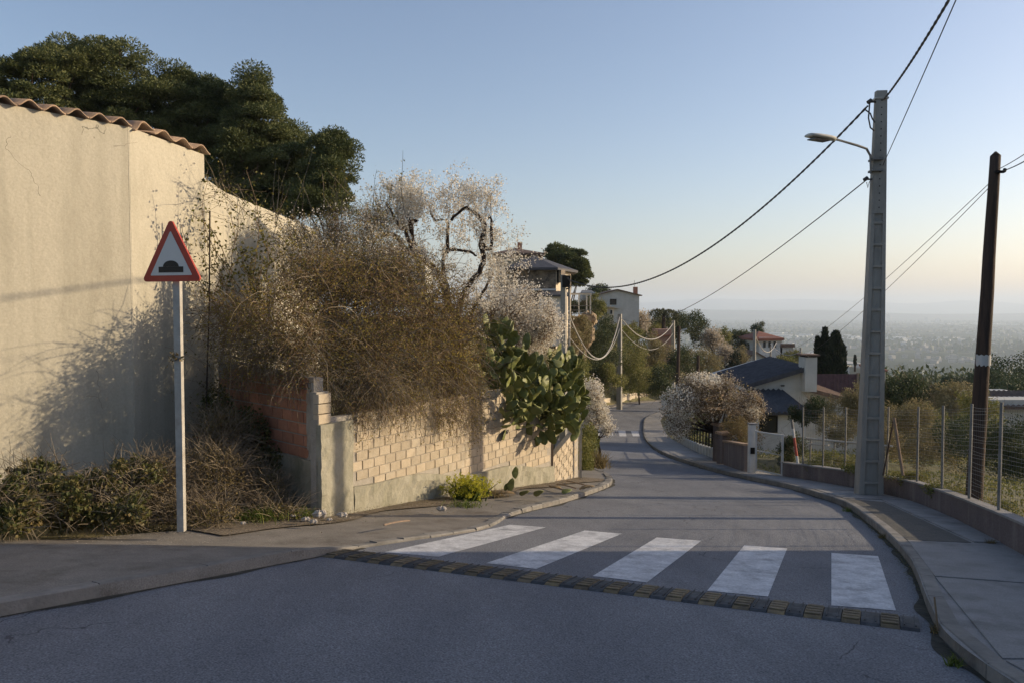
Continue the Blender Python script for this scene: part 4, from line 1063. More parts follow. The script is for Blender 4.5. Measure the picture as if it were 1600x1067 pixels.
roof_slab(bh, (X_(842, Y-1.4), Y-2.8, Z_(462, Y)), (X_(888, Y-1), Y-2.8, Z_(462, Y)), (X_(884, Y), Y-.1, Z_(455, Y)), (X_(846, Y), Y-.1, Z_(455, Y)), .12, M['slate'], name='porch_roof')
zE, zR = Z_(419, Y), Z_(403, Y+3)
mb = MB(); A = [(x0-.5, Y-.6, zE), (x1+.1, Y-.6, zE), (xe+.5, Y+3.0, zE-.05), (xe+.5, Y+8.6, zE), (x0-.5, Y+8.6, zE)]; R = [(X_(835, Y+3), Y+3, zR+.15), (X_(845, Y+4.5), Y+5, zR+.15)]
mb.add(A+R+[(p[0], p[1], p[2]-.16) for p in A], [(0, 1, 5), (1, 2, 6, 5), (2, 3, 6), (3, 4, 6), (4, 0, 5), (4, 5, 6), (0, 7, 8, 1), (1, 8, 9, 2), (2, 9, 10, 3), (3, 10, 11, 4), (4, 11, 7, 0), (11, 10, 9, 8, 7)]); mb.build('hipped_roof', M['slate'], bh)
mb = MB(); mb.box((X_(873, Y+.7), Y+.35, Z_(432, Y)), (.5, .7, .9), rz=.9); mb.build('window', M['glass'], bh)
ty = Y+4; tx0, tx1 = X_(775, ty), X_(842, ty)
mb = MB(); mb.box(((tx0+tx1)/2, ty+3, Z_(396, ty)-1.52), (tx1-tx0, 5, 3.0)); mb.build('upper_storey', M['cream'], bh)
mb = MB(); zE = Z_(396, ty); A = [(tx0-.3, ty-.3, zE), (tx1+.4, ty-.3, zE), (tx1+.4, ty+6, zE), (tx0-.3, ty+6, zE)]; pk = (X_(806, ty), ty+2.6, Z_(384, ty))
mb.add(A+[pk]+[(p[0], p[1], p[2]-.14) for p in A], [(0, 1, 4), (1, 2, 4), (2, 3, 4), (3, 0, 4), (0, 5, 6, 1), (1, 6, 7, 2), (2, 7, 8, 3), (3, 8, 5, 0), (8, 7, 6, 5)]); mb.build('upper_roof', M['brown_roof'], bh)
mb = MB(); mb.box((X_(812, ty+2), ty+2, Z_(382, ty)), (.35, .35, .6)); mb.build('chimney', M['brick_orange'], bh)
# roof glimpsed through the almond
Y = 50.0; lh = root('low_house', (X_(620, Y), Y, Z_(440, Y)), 'low pale grey roofed house glimpsed through the gnarled almond branches', 'house')
mb = MB(); mb.box((X_(625, Y), Y+2.5, Z_(440, Y)), (X_(665, Y)-X_(585, Y), 5, 3)); mb.build('wall', M['offwhite'], lh)
roof_slab(lh, (X_(583, Y), Y-.3, Z_(396, Y)), (X_(668, Y), Y-.3, Z_(396, Y)), (X_(655, Y), Y+2.5, Z_(382, Y)), (X_(596, Y), Y+2.5, Z_(382, Y)), .15, M['slate'], .3)
# white gable house
Y = 86.0; wh = root('white_gable_house', (X_(968, Y), Y, Z_(520, Y)), 'plain white house with a shallow gable and chimney, high on the hill', 'house')
x0, x1, xm = X_(933, Y), X_(998.5, Y), X_(964, Y)
gable_box(wh, 'wall', x0, x1, Y, Y+9, Z_(520, Y), Z_(461, Y), Z_(461, Y), Z_(453, Y), xm, M['offwhite'])
roof_slab(wh, (x0-.3, Y-.3, Z_(461.5, Y)), (x0-.3, Y+9.3, Z_(461.5, Y)), (xm, Y+9.3, Z_(452, Y)), (xm, Y-.3, Z_(452, Y)), .1, M['brown_roof'])
roof_slab(wh, (x1+.3, Y-.3, Z_(461.5, Y)), (x1+.3, Y+9.3, Z_(461.5, Y)), (xm+.01, Y+9.3, Z_(452, Y)), (xm+.01, Y-.3, Z_(452, Y)), .1, M['brown_roof'])
mb = MB(); mb.box((X_(997, Y), Y+2, Z_(456, Y)), (.45, .45, 1.1)); mb.build('chimney', M['brick_orange'], wh)
win(wh, X_(958, Y), Y, Z_(472, Y), .62, .55, .07, M['dark'])
mb = MB(); mb.box((X_(958, Y), Y-.3, Z_(481, Y)), (1.1, .6, .12)); mb.build('balcony', M['offwhite'], wh)
mb = MB(); mb.tube([(X_(997.5, Y), Y+3, Z_(458, Y)), (X_(997.5, Y), Y+3, Z_(437, Y))], .02, 4); mb.build('antenna', M['cable'], wh)
# cream hut
Y = 80.0; hu = root('cream_hut', (X_(951, Y), Y, Z_(505, Y)), 'tiny cream outbuilding with two dark windows below the white gable house', 'hut')
mb = MB(); mb.box((X_(951, Y), Y+1.5, Z_(492, Y)-.4), (X_(959, Y)-X_(943, Y), 3, 2.2)); mb.build('wall', M['cream'], hu)
mb = MB(); mb.box((X_(951, Y), Y+1.4, Z_(480.5, Y)), (X_(961, Y)-X_(941.5, Y), 3.4, .12)); mb.build('roof', M['cream'], hu)
for px in (947, 955): win(hu, X_(px, Y), Y, Z_(488, Y), .28, .45, .05, M['white'])
# small grey house behind the pine
Y = 95.0; g2 = root('grey_hut', (X_(920, Y), Y, Z_(470, Y)), 'small pale grey roofed building between the round pine and the white gable house', 'hut')
mb = MB(); mb.box((X_(920, Y), Y+2, Z_(462, Y)-.8), (X_(928, Y)-X_(908, Y), 4, 2.4)); mb.build('wall', M['offwhite'], g2)
roof_slab(g2, (X_(906, Y), Y-.3, Z_(459, Y)), (X_(931, Y), Y-.3, Z_(459, Y)), (X_(926, Y), Y+2, Z_(453, Y)), (X_(911, Y), Y+2, Z_(453, Y)), .1, M['galv_dull'])
# terrace with pergola posts
Y = 62.0; pg = root('pergola', (X_(903, Y), Y, Z_(492, Y)), 'terrace pergola of thin white posts with a mesh balustrade right of the stone house', 'pergola')
for px in (885, 904.5, 916.5, 922.5): mb = MB(); mb.box((X_(px, Y), Y, Z_(475, Y)), (.10, .10, Z_(460, Y)-Z_(492, Y))); mb.build('post', M['offwhite'], pg)
mb = MB(); mb.box((X_(904, Y), Y, Z_(460, Y)), (X_(924, Y)-X_(883, Y), .12, .10)); mb.build('beam', M['offwhite'], pg)
mb = MB(); mb.box((X_(904, Y), Y+1.5, Z_(459, Y)), (X_(922, Y)-X_(885, Y), 3, .08)); mb.build('canopy', M['wood_pale'], pg)
for py in (478, 485, 491): mb = MB(); mb.box((X_(904, Y), Y-.05, Z_(py, Y)), (X_(923, Y)-X_(885, Y), .04, .05)); mb.build('rail', M['galv_dull'], pg)
mb = MB(); mb.box((X_(904, Y), Y+1.2, Z_(497, Y)-.9), (X_(925, Y)-X_(884, Y), 2.6, 2.0)); mb.build('terrace_wall', M['rock'], pg)
# rock outcrop
def rock(name, ells, label, mat, seed=1):
    r = np.random.default_rng(seed); parts = []
    for c, rad in ells:
        n, m = 14, 20; V = []
        for i in range(n+1):
            for j in range(m):
                th, ph = math.pi*i/n, 2*math.pi*j/m; d = np.array([math.sin(th)*math.cos(ph), math.sin(th)*math.sin(ph), math.cos(th)])
                k = 1+.18*math.sin(5*ph+c[0])+.12*math.sin(7*th+3*ph)+r.uniform(-.07, .07) if 0 < i < n else 1
                V.append(np.array(c)+d*k*np.array(rad))
        parts.append((np.array(V), np.array([(i*m+j, i*m+(j+1) % m, (i+1)*m+(j+1) % m, (i+1)*m+j)[::-1] for i in range(n) for j in range(m)])))
    V, Fs = join(parts); return tag(build(name, V, Fs, mat), label, 'rock')
def E(px, py, Y, rpx, rpz, ry): return (tuple(P(px, py, Y)), (rpx*Y/F, ry, rpz*Y/F))
rock('rock_outcrop', [E(908, 520, 64, 20, 24, 1.2), E(920, 500, 65, 12, 12, 1), E(900, 560, 62, 16, 30, 1.2)], 'ochre rock outcrop of the bank under the pergola terrace', M['rock'])
# white house with dark roof on the right
Y = 38.0; wr = root('white_house', (X_(1250, Y), Y, Z_(690, Y)), 'white house with a dark sloping tile roof and a blocky chimney behind the wire fence', 'house')
xa, xb, xc = X_(1167, Y), X_(1262, Y), X_(1350, Y)
mb = MB(); V = []
for y in (Y, Y+7): V += [(xa, y, Z_(720, Y)), (xc, y, Z_(720, Y)), (xc, y, Z_(630, Y)), (xb, y, Z_(607, Y)), (xb, y, Z_(574, Y)), (xa, y, Z_(601, Y))]
mb.add(V, [(0, 1, 2, 3), (0, 3, 4, 5), (6, 9, 8, 7), (6, 11, 10, 9), (0, 6, 7, 1), (1, 7, 8, 2), (2, 8, 9, 3), (3, 9, 10, 4), (4, 10, 11, 5), (5, 11, 6, 0)]); mb.build('wall', M['offwhite'], wr)
roof_slab(wr, (X_(1164, Y), Y-.35, Z_(601, Y)), (X_(1166, Y), Y+5.5, Z_(597, Y)), (X_(1262, Y), Y+5.5, Z_(568, Y)), (X_(1262, Y), Y-.35, Z_(572, Y)), .16, M['slate'], .32, .05)
roof_slab(wr, (X_(1256, Y), Y-.5, Z_(604.5, Y)), (X_(1256, Y), Y+6, Z_(600, Y)), (X_(1352, Y), Y+6, Z_(619, Y)), (X_(1352, Y), Y-.5, Z_(629, Y)), .14, M['brown_roof'], .3, .04, 'side_roof')
mb = MB(); mb.box((X_(1262, Y), Y-.1, (Z_(557, Y)+Z_(610, Y))/2), (X_(1271, Y)-X_(1253, Y), .9, Z_(557, Y)-Z_(610, Y))); ch = mb.build('chimney', M['offwhite'], wr)
mb = MB(); mb.box((X_(1262, Y), Y-.1, Z_(553.6, Y)), (.75, 1.1, .07)); mb.build('chimney_cap', M['brown_roof'], ch)
for s_ in (-.2, .2): mb = MB(); mb.box((X_(1262, Y)+s_, Y-.1, Z_(555.5, Y)), (.08, .8, .10)); mb.build('chimney_stub', M['dark'], ch)
mb = MB(); mb.box((X_(1224, Y), Y-.03, Z_(602, Y)), (.16, .06, .06)); mb.build('vent', M['dark'], wr)
# front lean-to
Yl = 34.5; lx0, lx1 = X_(1196, Yl), X_(1262, Yl)
mb = MB(); mb.box(((lx0+lx1)/2, Yl+1.7, Z_(645, Yl)-1), (lx1-lx0, 3.3, 2.1)); mb.build('lean_to_wall', M['white'], wr)
roof_slab(wr, (lx0-.2, Yl-.35, Z_(642, Yl)), (lx1+.1, Yl-.35, Z_(642, Yl)), (lx1+.1, Yl+3.4, Z_(620, Yl)), (lx0-.2, Yl+3.4, Z_(620, Yl)), .12, M['slate'], .24, .05, 'lean_to_roof')
win(wr, X_(1203, Yl), Yl+.05, Z_(662, Yl), .75, .7, .05, M['dark'])
# maroon sheet fence behind, red roofed villa, others
Y = 52.0; mf = root('sheet_fence', (X_(1305, Y), Y, Z_(610, Y)), 'maroon upright sheet fence behind the white house below the cypresses', 'fence')
n = 24; xs_ = np.linspace(X_(1268, Y), X_(1340, Y), n+1)
for k in range(n):
    mb = MB(); mb.box(((xs_[k]+xs_[k+1])/2, Y+(.02 if k % 2 else 0), Z_(600, Y)), ((xs_[k+1]-xs_[k])*.96, .03, Z_(584, Y)-Z_(616, Y))); mb.build('panel', M['maroon'], mf)
mb = MB(); mb.box((X_(1341.5, Y), Y, Z_(600, Y)), (.12, .12, 1.5)); mb.build('post', M['wood_pale'], mf)
Y = 110.0; rv = root('red_roofed_villa', (X_(1200, Y), Y, Z_(575, Y)), 'white villa with a low red tiled hipped roof on the hill edge', 'house')
mb = MB(); mb.box((X_(1203, Y), Y+3, Z_(545, Y)-1), (X_(1219, Y)-X_(1183, Y), 7, 5.2)); mb.build('wall', M['white'], rv)
zE = Z_(529, Y); A = [(X_(1178, Y), Y-1, zE), (X_(1222, Y), Y-1, zE+.1), (X_(1222, Y), Y+7.5, zE), (X_(1178, Y), Y+7.5, zE)]; pk = [(X_(1196, Y), Y+3, Z_(519, Y)), (X_(1200, Y), Y+4, Z_(519, Y))]
mb = MB(); mb.add(A+pk+[(p[0], p[1], p[2]-.3) for p in A], [(0, 1, 5, 4), (1, 2, 5), (2, 3, 4, 5), (3, 0, 4), (0, 6, 7, 1), (1, 7, 8, 2), (2, 8, 9, 3), (3, 9, 6, 0), (9, 8, 7, 6)]); mb.build('roof', M['red_roof'], rv)
for px in (1193, 1201, 1209): win(rv, X_(px, Y), Y-.5, Z_(538, Y), .45, .9, .08, M['white'])
mb = MB(); mb.box((X_(1228, Y), Y+2, Z_(548, Y)-1), (X_(1239, Y)-X_(1219, Y), 5, 3.6)); mb.build('terrace', M['offwhite'], rv)
mb = MB(); mb.box((X_(1229, Y), Y-.6, Z_(539.5, Y)), (X_(1240, Y)-X_(1218, Y), .15, .5)); mb.build('balustrade', M['brown_roof'], rv)
Y = 98.0; sh = root('grey_house', (X_(1185, Y), Y, Z_(590, Y)), 'grey white house in shade below the red roofed villa', 'house')
gable_box(sh, 'wall', X_(1166, Y), X_(1196, Y), Y, Y+7, Z_(600, Y), Z_(561, Y), Z_(557, Y), Z_(549, Y), X_(1180, Y), M['offwhite'])
roof_slab(sh, (X_(1164, Y), Y-.3, Z_(562, Y)), (X_(1164, Y), Y+7, Z_(562, Y)), (X_(1180, Y), Y+7, Z_(548, Y)), (X_(1180, Y), Y-.3, Z_(548, Y)), .15, M['brown_roof'])
roof_slab(sh, (X_(1198, Y), Y-.3, Z_(558, Y)), (X_(1198, Y), Y+7, Z_(558, Y)), (X_(1180.2, Y), Y+7, Z_(548, Y)), (X_(1180.2, Y), Y-.3, Z_(548, Y)), .15, M['brown_roof'])
win(sh, X_(1173, Y), Y, Z_(570, Y), .7, .8, .08, M['white'])
Y = 120.0; ch2 = root('cream_cottage', (X_(1378, Y), Y, Z_(605, Y)), 'small cream cottage with a brown roof just right of the tall concrete pole', 'house')
gable_box(ch2, 'wall', X_(1355, Y), X_(1385.5, Y), Y, Y+6, Z_(612, Y), Z_(577, Y), Z_(577, Y), Z_(573, Y), X_(1370, Y), M['cream'])
roof_slab(ch2, (X_(1353, Y), Y-.4, Z_(577.5, Y)), (X_(1387, Y), Y-.4, Z_(577.5, Y)), (X_(1383, Y), Y+3, Z_(571, Y)), (X_(1357, Y), Y+3, Z_(571, Y)), .2, M['red_roof'])
for px in (1377, 1382): win(ch2, X_(px, Y), Y, Z_(584, Y), .3, .5, .05, M['white'])
Y = 135.0; ch3 = root('white_box_house', (X_(1336, Y), Y, Z_(590, Y)), 'flat white box shaped house between the cypresses and the concrete pole', 'house')
mb = MB(); mb.box((X_(1338, Y), Y+3, Z_(580, Y)-1), (X_(1350, Y)-X_(1326, Y), 6, 3.4)); mb.build('wall', M['white'], ch3)
mb = MB(); mb.box((X_(1338, Y), Y+3, Z_(569, Y)+.1), (X_(1351, Y)-X_(1325, Y), 6.3, .15)); mb.build('parapet', M['offwhite'], ch3)
Y = 88.0; pk_ = root('pink_house', (X_(1056, Y), Y+6, Z_(560, Y)), 'faded pink house wall half hidden behind the second pole past the bend', 'house')
mb = MB(); mb.box((X_(1058, Y), Y+9, Z_(540, Y)-.5), (X_(1066, Y)-X_(1040, Y), 5, 4.2)); mb.build('wall', surf('pinkish', (.32, .2, .16), (.25, .16, .13)), pk_)
mb = MB(); mb.box((X_(1058, Y), Y+9, Z_(526, Y)-.1), (X_(1068, Y)-X_(1038, Y), 5.5, .2)); mb.build('roof', M['red_roof'], pk_)
# blue grey house at the right edge among trees
Y = 44.0; be = root('edge_house', (X_(1590, Y), Y, Z_(700, Y)), 'pale blue grey house wall among dark trees at the right edge behind the wooden pole', 'house')
mb = MB(); mb.box((X_(1610, Y), Y+3, Z_(665, Y)-.8), (X_(1690, Y)-X_(1566, Y), 6, 4.5)); mb.build('wall', M['offwhite'], be)
roof_slab(be, (X_(1560, Y), Y-.4, Z_(634, Y)), (X_(1700, Y), Y-.4, Z_(634, Y)), (X_(1700, Y), Y+3, Z_(618, Y)), (X_(1566, Y), Y+3, Z_(618, Y)), .15, M['brown_roof'], .3, .04)
# houses off the right of the frame that keep the near road in shade
oh = root('roadside_house', (21, 2, -3), 'two storey rendered house right of the road, outside the photograph', 'house')
gx0, gx1, gy0, gy1 = 15.0, 24.0, -16.0, 11.6
mb = MB(); mb.box(((gx0+gx1)/2, (gy0+gy1)/2, 1.2), (gx1-gx0, gy1-gy0, 10)); mb.build('wall', M['cream'], oh)
roof_slab(oh, (gx0-.4, gy0-.4, 6.15), (gx0-.4, gy1+.4, 6.15), (19.5, gy1+.4, 8), (19.5, gy0-.4, 8), .2, M['red_roof'], .3, .04)
roof_slab(oh, (gx1+.4, gy0-.4, 6.15), (gx1+.4, gy1+.4, 6.15), (19.51, gy1+.4, 8), (19.51, gy0-.4, 8), .2, M['red_roof'], .3, .04)
# guard wall on the outside of the far bend
gd = root('bend_parapet', (X_(980, 78), 78, Z_(625, 78)), 'low cream parapet on the outside of the far bend at the foot of the bank', 'wall')
gl = LS[(LS[:, 1] > 66) & (LS[:, 1] < 100)]; gaps = 0
for k in range(0, len(gl)-1, 1):
    a, b = gl[k], gl[k+1]; d = (b-a)/np.linalg.norm(b-a); n = np.array([-d[1], d[0]]); 
    if k == 8: continue
    a2, b2 = a+n*1.3+d*.04, b+n*1.3-d*.04; z = float(B(*a2)); z2 = float(B(*b2)); h = .75 if k < 9 else 1.0
    mb = MB(); mb.prism([tuple(a2), tuple(b2), tuple(b2+n*.3), tuple(a2+n*.3)], [z-.5, z2-.5, z2-.5, z-.5], [z+h, z2+h, z2+h, z+h]); mb.build('parapet_block', M['cream'], gd)

# ------------------------------------------------------------------ vegetation
def Hz(x, y): return float(H(np.array([[float(x)]]), np.array([[float(y)]]))[0, 0])
def skeleton(start, d0, L, r, levels, kids, seed, K=5, wander=.25, up=.15, spread=.8, shrink=.68):
    """recursive limbs; returns (paths N,K,3), radii, tips"""
    g = np.random.default_rng(seed); paths, rad, tips = [], [], []
    def go(p, d, L, r, lv):
        pts = [p]; dd = d
        for i in range(K-1):
            dd = dd+g.normal(size=3)*wander+np.array([0, 0, up]); dd = dd/np.linalg.norm(dd); pts.append(pts[-1]+dd*L/(K-1))
        paths.append(pts); rad.append(np.linspace(r, r*.6, K))
        if lv <= 0: tips.append((pts[-1], dd)); return
        for k in range(kids if lv > 1 else kids+1):
            i = g.integers(max(1, K//2), K); nd = dd+g.normal(size=3)*spread; nd /= np.linalg.norm(nd)
            go(pts[i], nd, L*shrink*g.uniform(.8, 1.2), r*.58, lv-1)
    go(np.array(start, float), np.array(d0, float)/np.linalg.norm(d0), L, r, levels)
    return np.array(paths), np.array(rad), tips

def needle_crown(rt, lobes, per, size, mat, name='crown'):
    """dense rounded tufts: needles point out of many small lobes"""
    C = np.array([c for c, r in lobes]); R = np.array([r for c, r in lobes])
    k = np.repeat(np.arange(len(C)), per); d = unit(len(k)); d[:, 2] = np.abs(d[:, 2])*.85+d[:, 2]*.15
    d /= np.linalg.norm(d, axis=1, keepdims=True)
    rr = R[k]*(rng.random((len(k), 1))**.3)
    Pt = C[k]+d*rr; V, Fc = leaves(Pt, size, size*.42, d, .9)
    return build(name, V, [Fc], mat, rt)
def pine(label, px, pybase, Y, ells, nl, per, size, seed, mat='needle', group=None, lr=.9, trunk=.22):
    """ells in pixels: (px, py, rx, rz, depth radius)"""
    g = np.random.default_rng(seed); b = P(px, pybase, Y); b[2] = min(b[2], Hz(b[0], Y)) if True else b[2]
    rt = root('pine_tree', b, label, 'tree', group)
    E_ = [E(e[0], e[1], Y+(e[5] if len(e) > 5 else 0), e[2], e[3], e[4]) for e in ells]
    lob = []
    w = np.array([e[1][0]*e[1][2] for e in E_]); w = w/w.sum()
    for i in range(int(nl*1.5)):
        c, r = E_[g.choice(len(E_), p=w)]; d = g.normal(size=3); d /= np.linalg.norm(d)
        q = np.array(c)+d*np.array(r)*g.uniform(.35, 1.08)
        lob.append((q, np.array([1, 1, .72])*lr*.84*g.uniform(.45, 1.2)))
    needle_crown(rt, lob, per, size, M[mat])
    top = np.array(E_[0][0]); mb = MB(); mb.tube([b, b*.6+top*.4+np.array([.3, 0, 0]), top], [trunk, trunk*.8, trunk*.3], 8)
    for c, r in lob[::max(1, nl//14)]:
        t = g.uniform(.35, .9); s_ = b*(1-t)+top*t; mb.tube([s_, (s_+c)/2+np.array([0, 0, .2]), c], [trunk*.35, trunk*.2, trunk*.08], 5, cap=False)
    mb.build('trunk', M['bark_pine'], rt)
PG = 'pines behind the plastered building'
pine('dark broad pine furthest left, above the wavy tiles of the plastered building', 40, 300, 34, [(45, 150, 75, 70, 2.2), (-40, 170, 70, 60, 2), (95, 110, 45, 40, 1.6)], 95, 620, .13, 1, group=PG)
pine('tall dark rounded pine, second from the left, highest of the group', 190, 300, 36, [(185, 130, 62, 62, 2.2), (150, 190, 70, 60, 2), (230, 180, 48, 50, 1.8), (120, 95, 30, 30, 1.2)], 120, 620, .13, 2, group=PG)
pine('olive green pine right of the broken roof tile at the corner', 300, 330, 37, [(300, 200, 48, 55, 1.8), (330, 160, 38, 35, 1.4), (290, 140, 30, 28, 1.2), (350, 240, 45, 45, 1.6)], 100, 620, .13, 3, group=PG)
pine('pointed pine with the narrow top in the middle of the row', 395, 350, 36, [(395, 165, 30, 42, 1.3), (405, 215, 50, 45, 1.7), (380, 275, 50, 50, 1.7), (440, 265, 40, 45, 1.5), (375, 325, 45, 30, 1.5), (395, 130, 14, 18, .6)], 110, 620, .13, 4, group=PG)
pine('leaning pine between the pointed one and the last separate one', 455, 370, 38, [(450, 240, 38, 45, 1.5), (470, 300, 40, 38, 1.4), (430, 315, 42, 38, 1.4)], 85, 620, .13, 5, group=PG)
pine('last pine of the row at its right end, with a rounded separate top', 515, 370, 35, [(518, 235, 27, 30, 1.0), (512, 285, 38, 34, 1.3), (488, 310, 38, 32, 1.2), (525, 320, 24, 20, 1.0)], 90, 620, .12, 6, group=PG, lr=.75)
pine('round bushy pine on the hill between the stone house and the white gable house', 888, 470, 72, [(884, 410, 24, 22, 1.6), (896, 430, 22, 20, 1.5), (875, 400, 14, 14, 1.0), (908, 425, 10, 18, 1)], 80, 420, .26, 7, 'needle', lr=.85)

# gnarled almond: limbs traced in three dimensions
# a few old limbs fork off behind the traced ones
def blossom(rt, tips, per, spread, size, mat, name='blossom'):
    T = np.array([t for t in tips]); k = np.repeat(np.arange(len(T)), per)
    Pt = T[k]+rng.normal(size=(len(k), 3))*spread
    a = leaves(Pt, size, size*.9); return build(name, a[0], [a[1]], mat, rt)
Ya = 16.5
b = P(722, 560, Ya)
al = root('almond_tree', (b[0], b[1], -.25), 'gnarled old almond with dark twisted limbs and pale blossom above the bramble', 'tree')
limbs = [([(722, 575, 0), (712, 520, .0), (702, 480, .1), (690, 440, .2), (668, 412, .3), (640, 393, .3), (622, 378, .2), (612, 366, .0), (598, 368, -.1)], .10),
         ([(668, 412, .3), (655, 398, .1), (640, 385, -.1), (632, 362, -.2), (622, 350, -.2), (612, 330, -.3), (606, 322, -.3)], .06),
         ([(648, 386, 0), (640, 352, .1), (634, 330, .2), (628, 318, .2)], .045),
         ([(645, 388, .2), (642, 360, .2), (638, 345, .1), (652, 346, .0), (640, 347, 0)], .04),
         ([(712, 520, 0), (722, 470, -.3), (735, 440, -.5), (752, 420, -.5), (756, 400, -.4), (752, 375, -.3), (757, 350, -.3), (748, 342, -.2), (735, 330, -.1), (722, 330, 0), (705, 347, .1)], .075),
         ([(752, 378, -.3), (766, 390, -.4), (768, 345, -.4), (764, 342, -.4)], .05),
         ([(700, 460, .2), (692, 420, .5), (697, 395, .6), (712, 390, .6), (735, 393, .5), (745, 402, .4)], .06),
         ([(697, 395, .6), (698, 360, .6), (694, 345, .6), (680, 345, .6), (672, 330, .7)], .045),
         ([(716, 530, 0), (732, 500, .2), (745, 470, .3), (765, 440, .4), (770, 425, .5)], .06),
         ([(640, 393, .3), (634, 360, .5), (625, 338, .6), (618, 326, .5)], .035)]
mb = MB(); tipsA = []; tw_p, tw_r = [], []
g = np.random.default_rng(21)
for pts, r in limbs:
    W_ = [P(x+g.uniform(-2, 2), y+g.uniform(-2, 2), Ya+d) for x, y, d in pts]; n = len(W_)
    fine = smooth_line(W_, 3); fine = fine+g.normal(size=fine.shape)*.012; m = len(fine)
    mb.tube(fine, [.82*r*(1-.55*i/(m-1))*g.uniform(.85, 1.2) for i in range(m)], 7)
    for q in fine[max(0, m//3):]:
        for _ in range(2):
            d = g.normal(size=3)*.6+np.array([0, 0, 1.0]); Pp, Rr, tp = skeleton(q, d, g.uniform(.2, .42), .010, 2, 2, int(g.integers(1e9)), K=4, wander=.16, up=.12, spread=.5, shrink=.75)
            tw_p.append(Pp); tw_r.append(Rr); tipsA += [t[0] for t in tp]; tipsA += list(Pp[1:, 2])
# crown shell twigs above the limbs
for (px, py, n) in ((640, 325, 5), (680, 322, 8), (720, 325, 7), (745, 345, 4), (612, 350, 4), (780, 420, 9), (770, 460, 12), (650, 450, 9), (620, 430, 8), (720, 450, 6), (680, 480, 12), (800, 430, 4), (700, 510, 10), (640, 490, 10), (760, 490, 8)):
    for _ in range(int(n*1.25)):
        q = P(px+g.uniform(-26, 26), py+g.uniform(-18, 18), Ya+g.uniform(-.9, .9)); d = g.normal(size=3)*.7+np.array([0, 0, .9])
        Pp, Rr, tp = skeleton(q, d, g.uniform(.2, .38), .008, 2, 2, int(g.integers(1e9)), K=4, wander=.18, up=.1, spread=.5, shrink=.75)
        tw_p.append(Pp); tw_r.append(Rr); tipsA += [t[0] for t in tp]; tipsA += list(Pp[2:, 1])
mb.build('limbs', M['bark'], al)
V, Fc = tubes(np.concatenate(tw_p), np.concatenate(tw_r)*.40, 3); build('twigs', V, [Fc], M['twig'], al)
tipsA = np.array(tipsA); blossom(al, tipsA, 4, .035, .040, M['blossom'])

def almond(label, basepx, Y, ells, nt, per, size, seed, trunk=.09, mat='blossom', twm='twig', base=None, bark='bark', spread=.07, kids=3, name='almond_tree', leafm=None):
    g = np.random.default_rng(seed); q = P(basepx[0], basepx[1], Y); b = np.array([q[0], q[1], Hz(q[0], q[1]) if base is None else base])
    rt = root(name, b, label, 'tree'); E_ = [E(e[0], e[1], Y+(e[5] if len(e) > 5 else 0), e[2], e[3], e[4]) for e in ells]
    pts, _ = in_ells(E_, nt, .45); top = np.mean([e[0] for e in E_], axis=0)
    mb = MB(); hub = b*.45+top*.55
    mb.tube([b-np.array([0, 0, .2]), (b+hub)/2+g.normal(size=3)*.08, hub], [trunk, trunk*.85, trunk*.6], 7)
    ctr = in_ells(E_, 16, .8)[0]
    for c in ctr: mb.tube([hub+g.normal(size=3)*.03, (hub+c)/2+g.normal(size=3)*.12, c], [trunk*.5, trunk*.3, trunk*.13], 5, cap=False)
    mb.build('trunk', M[bark], rt)
    k = np.argmin(np.linalg.norm(pts[:, None]-ctr[None], axis=2), axis=1); s_ = ctr[k]
    t = np.linspace(0, 1, 5)[None, :, None]; pa = s_[:, None]*(1-t)+pts[:, None]*t; pa[:, 1:-1] += g.normal(size=(len(pts), 3, 3))*.06*np.linalg.norm(pts-s_, axis=1)[:, None, None]
    V, Fc = tubes(pa, np.linspace(.012, .004, 5)[None].repeat(len(pts), 0)*(Y/20)**.5, 3); build('twigs', V, [Fc], M[twm], rt)
    tt = np.concatenate([pa[:, 4], pa[:, 3], pa[:, 2][::2]])
    blossom(rt, tt, per, spread, size, M[mat], 'blossom' if leafm is None else 'leaves')
    if leafm and leafm != 'only': blossom(rt, tt[::2], max(1, per//2), spread*1.5, size, M[leafm], 'leaves')
    return rt
almond('white blossoming almond behind the prickly pear, below the stone house', (815, 640), 20, [(800, 480, 70, 45, 1.3), (845, 510, 45, 45, 1.2), (770, 500, 50, 45, 1.0), (800, 540, 60, 40, 1)], 1500, 9, .040, 31, base=-.5)
almond('small blossoming almond peeping out below the prickly pear beside the road', (935, 690), 25, [(935, 640, 16, 28, .5), (925, 610, 18, 22, .5), (950, 665, 12, 16, .4), (920, 660, 14, 30, .5)], 420, 9, .045, 32, trunk=.05)
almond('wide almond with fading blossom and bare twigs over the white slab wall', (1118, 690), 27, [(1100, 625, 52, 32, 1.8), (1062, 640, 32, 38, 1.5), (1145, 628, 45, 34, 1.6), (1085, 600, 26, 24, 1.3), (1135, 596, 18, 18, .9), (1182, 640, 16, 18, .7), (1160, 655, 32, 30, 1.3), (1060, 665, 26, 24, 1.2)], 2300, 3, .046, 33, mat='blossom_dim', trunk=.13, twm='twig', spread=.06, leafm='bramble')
al3 = [o for o in bpy.data.objects if o.name.startswith('almond_tree')][-1]
q_, _ = in_ells([E(1062, 628, 26.5, 30, 30, 1.0), E(1058, 665, 26.5, 22, 24, .8), E(1175, 640, 26.5, 12, 14, .6), E(1100, 592, 27, 30, 12, 1)], 3600, .4); V, Fc = leaves(q_, .055, .05); build('fresh_blossom', V, [Fc], M['blossom'], al3)

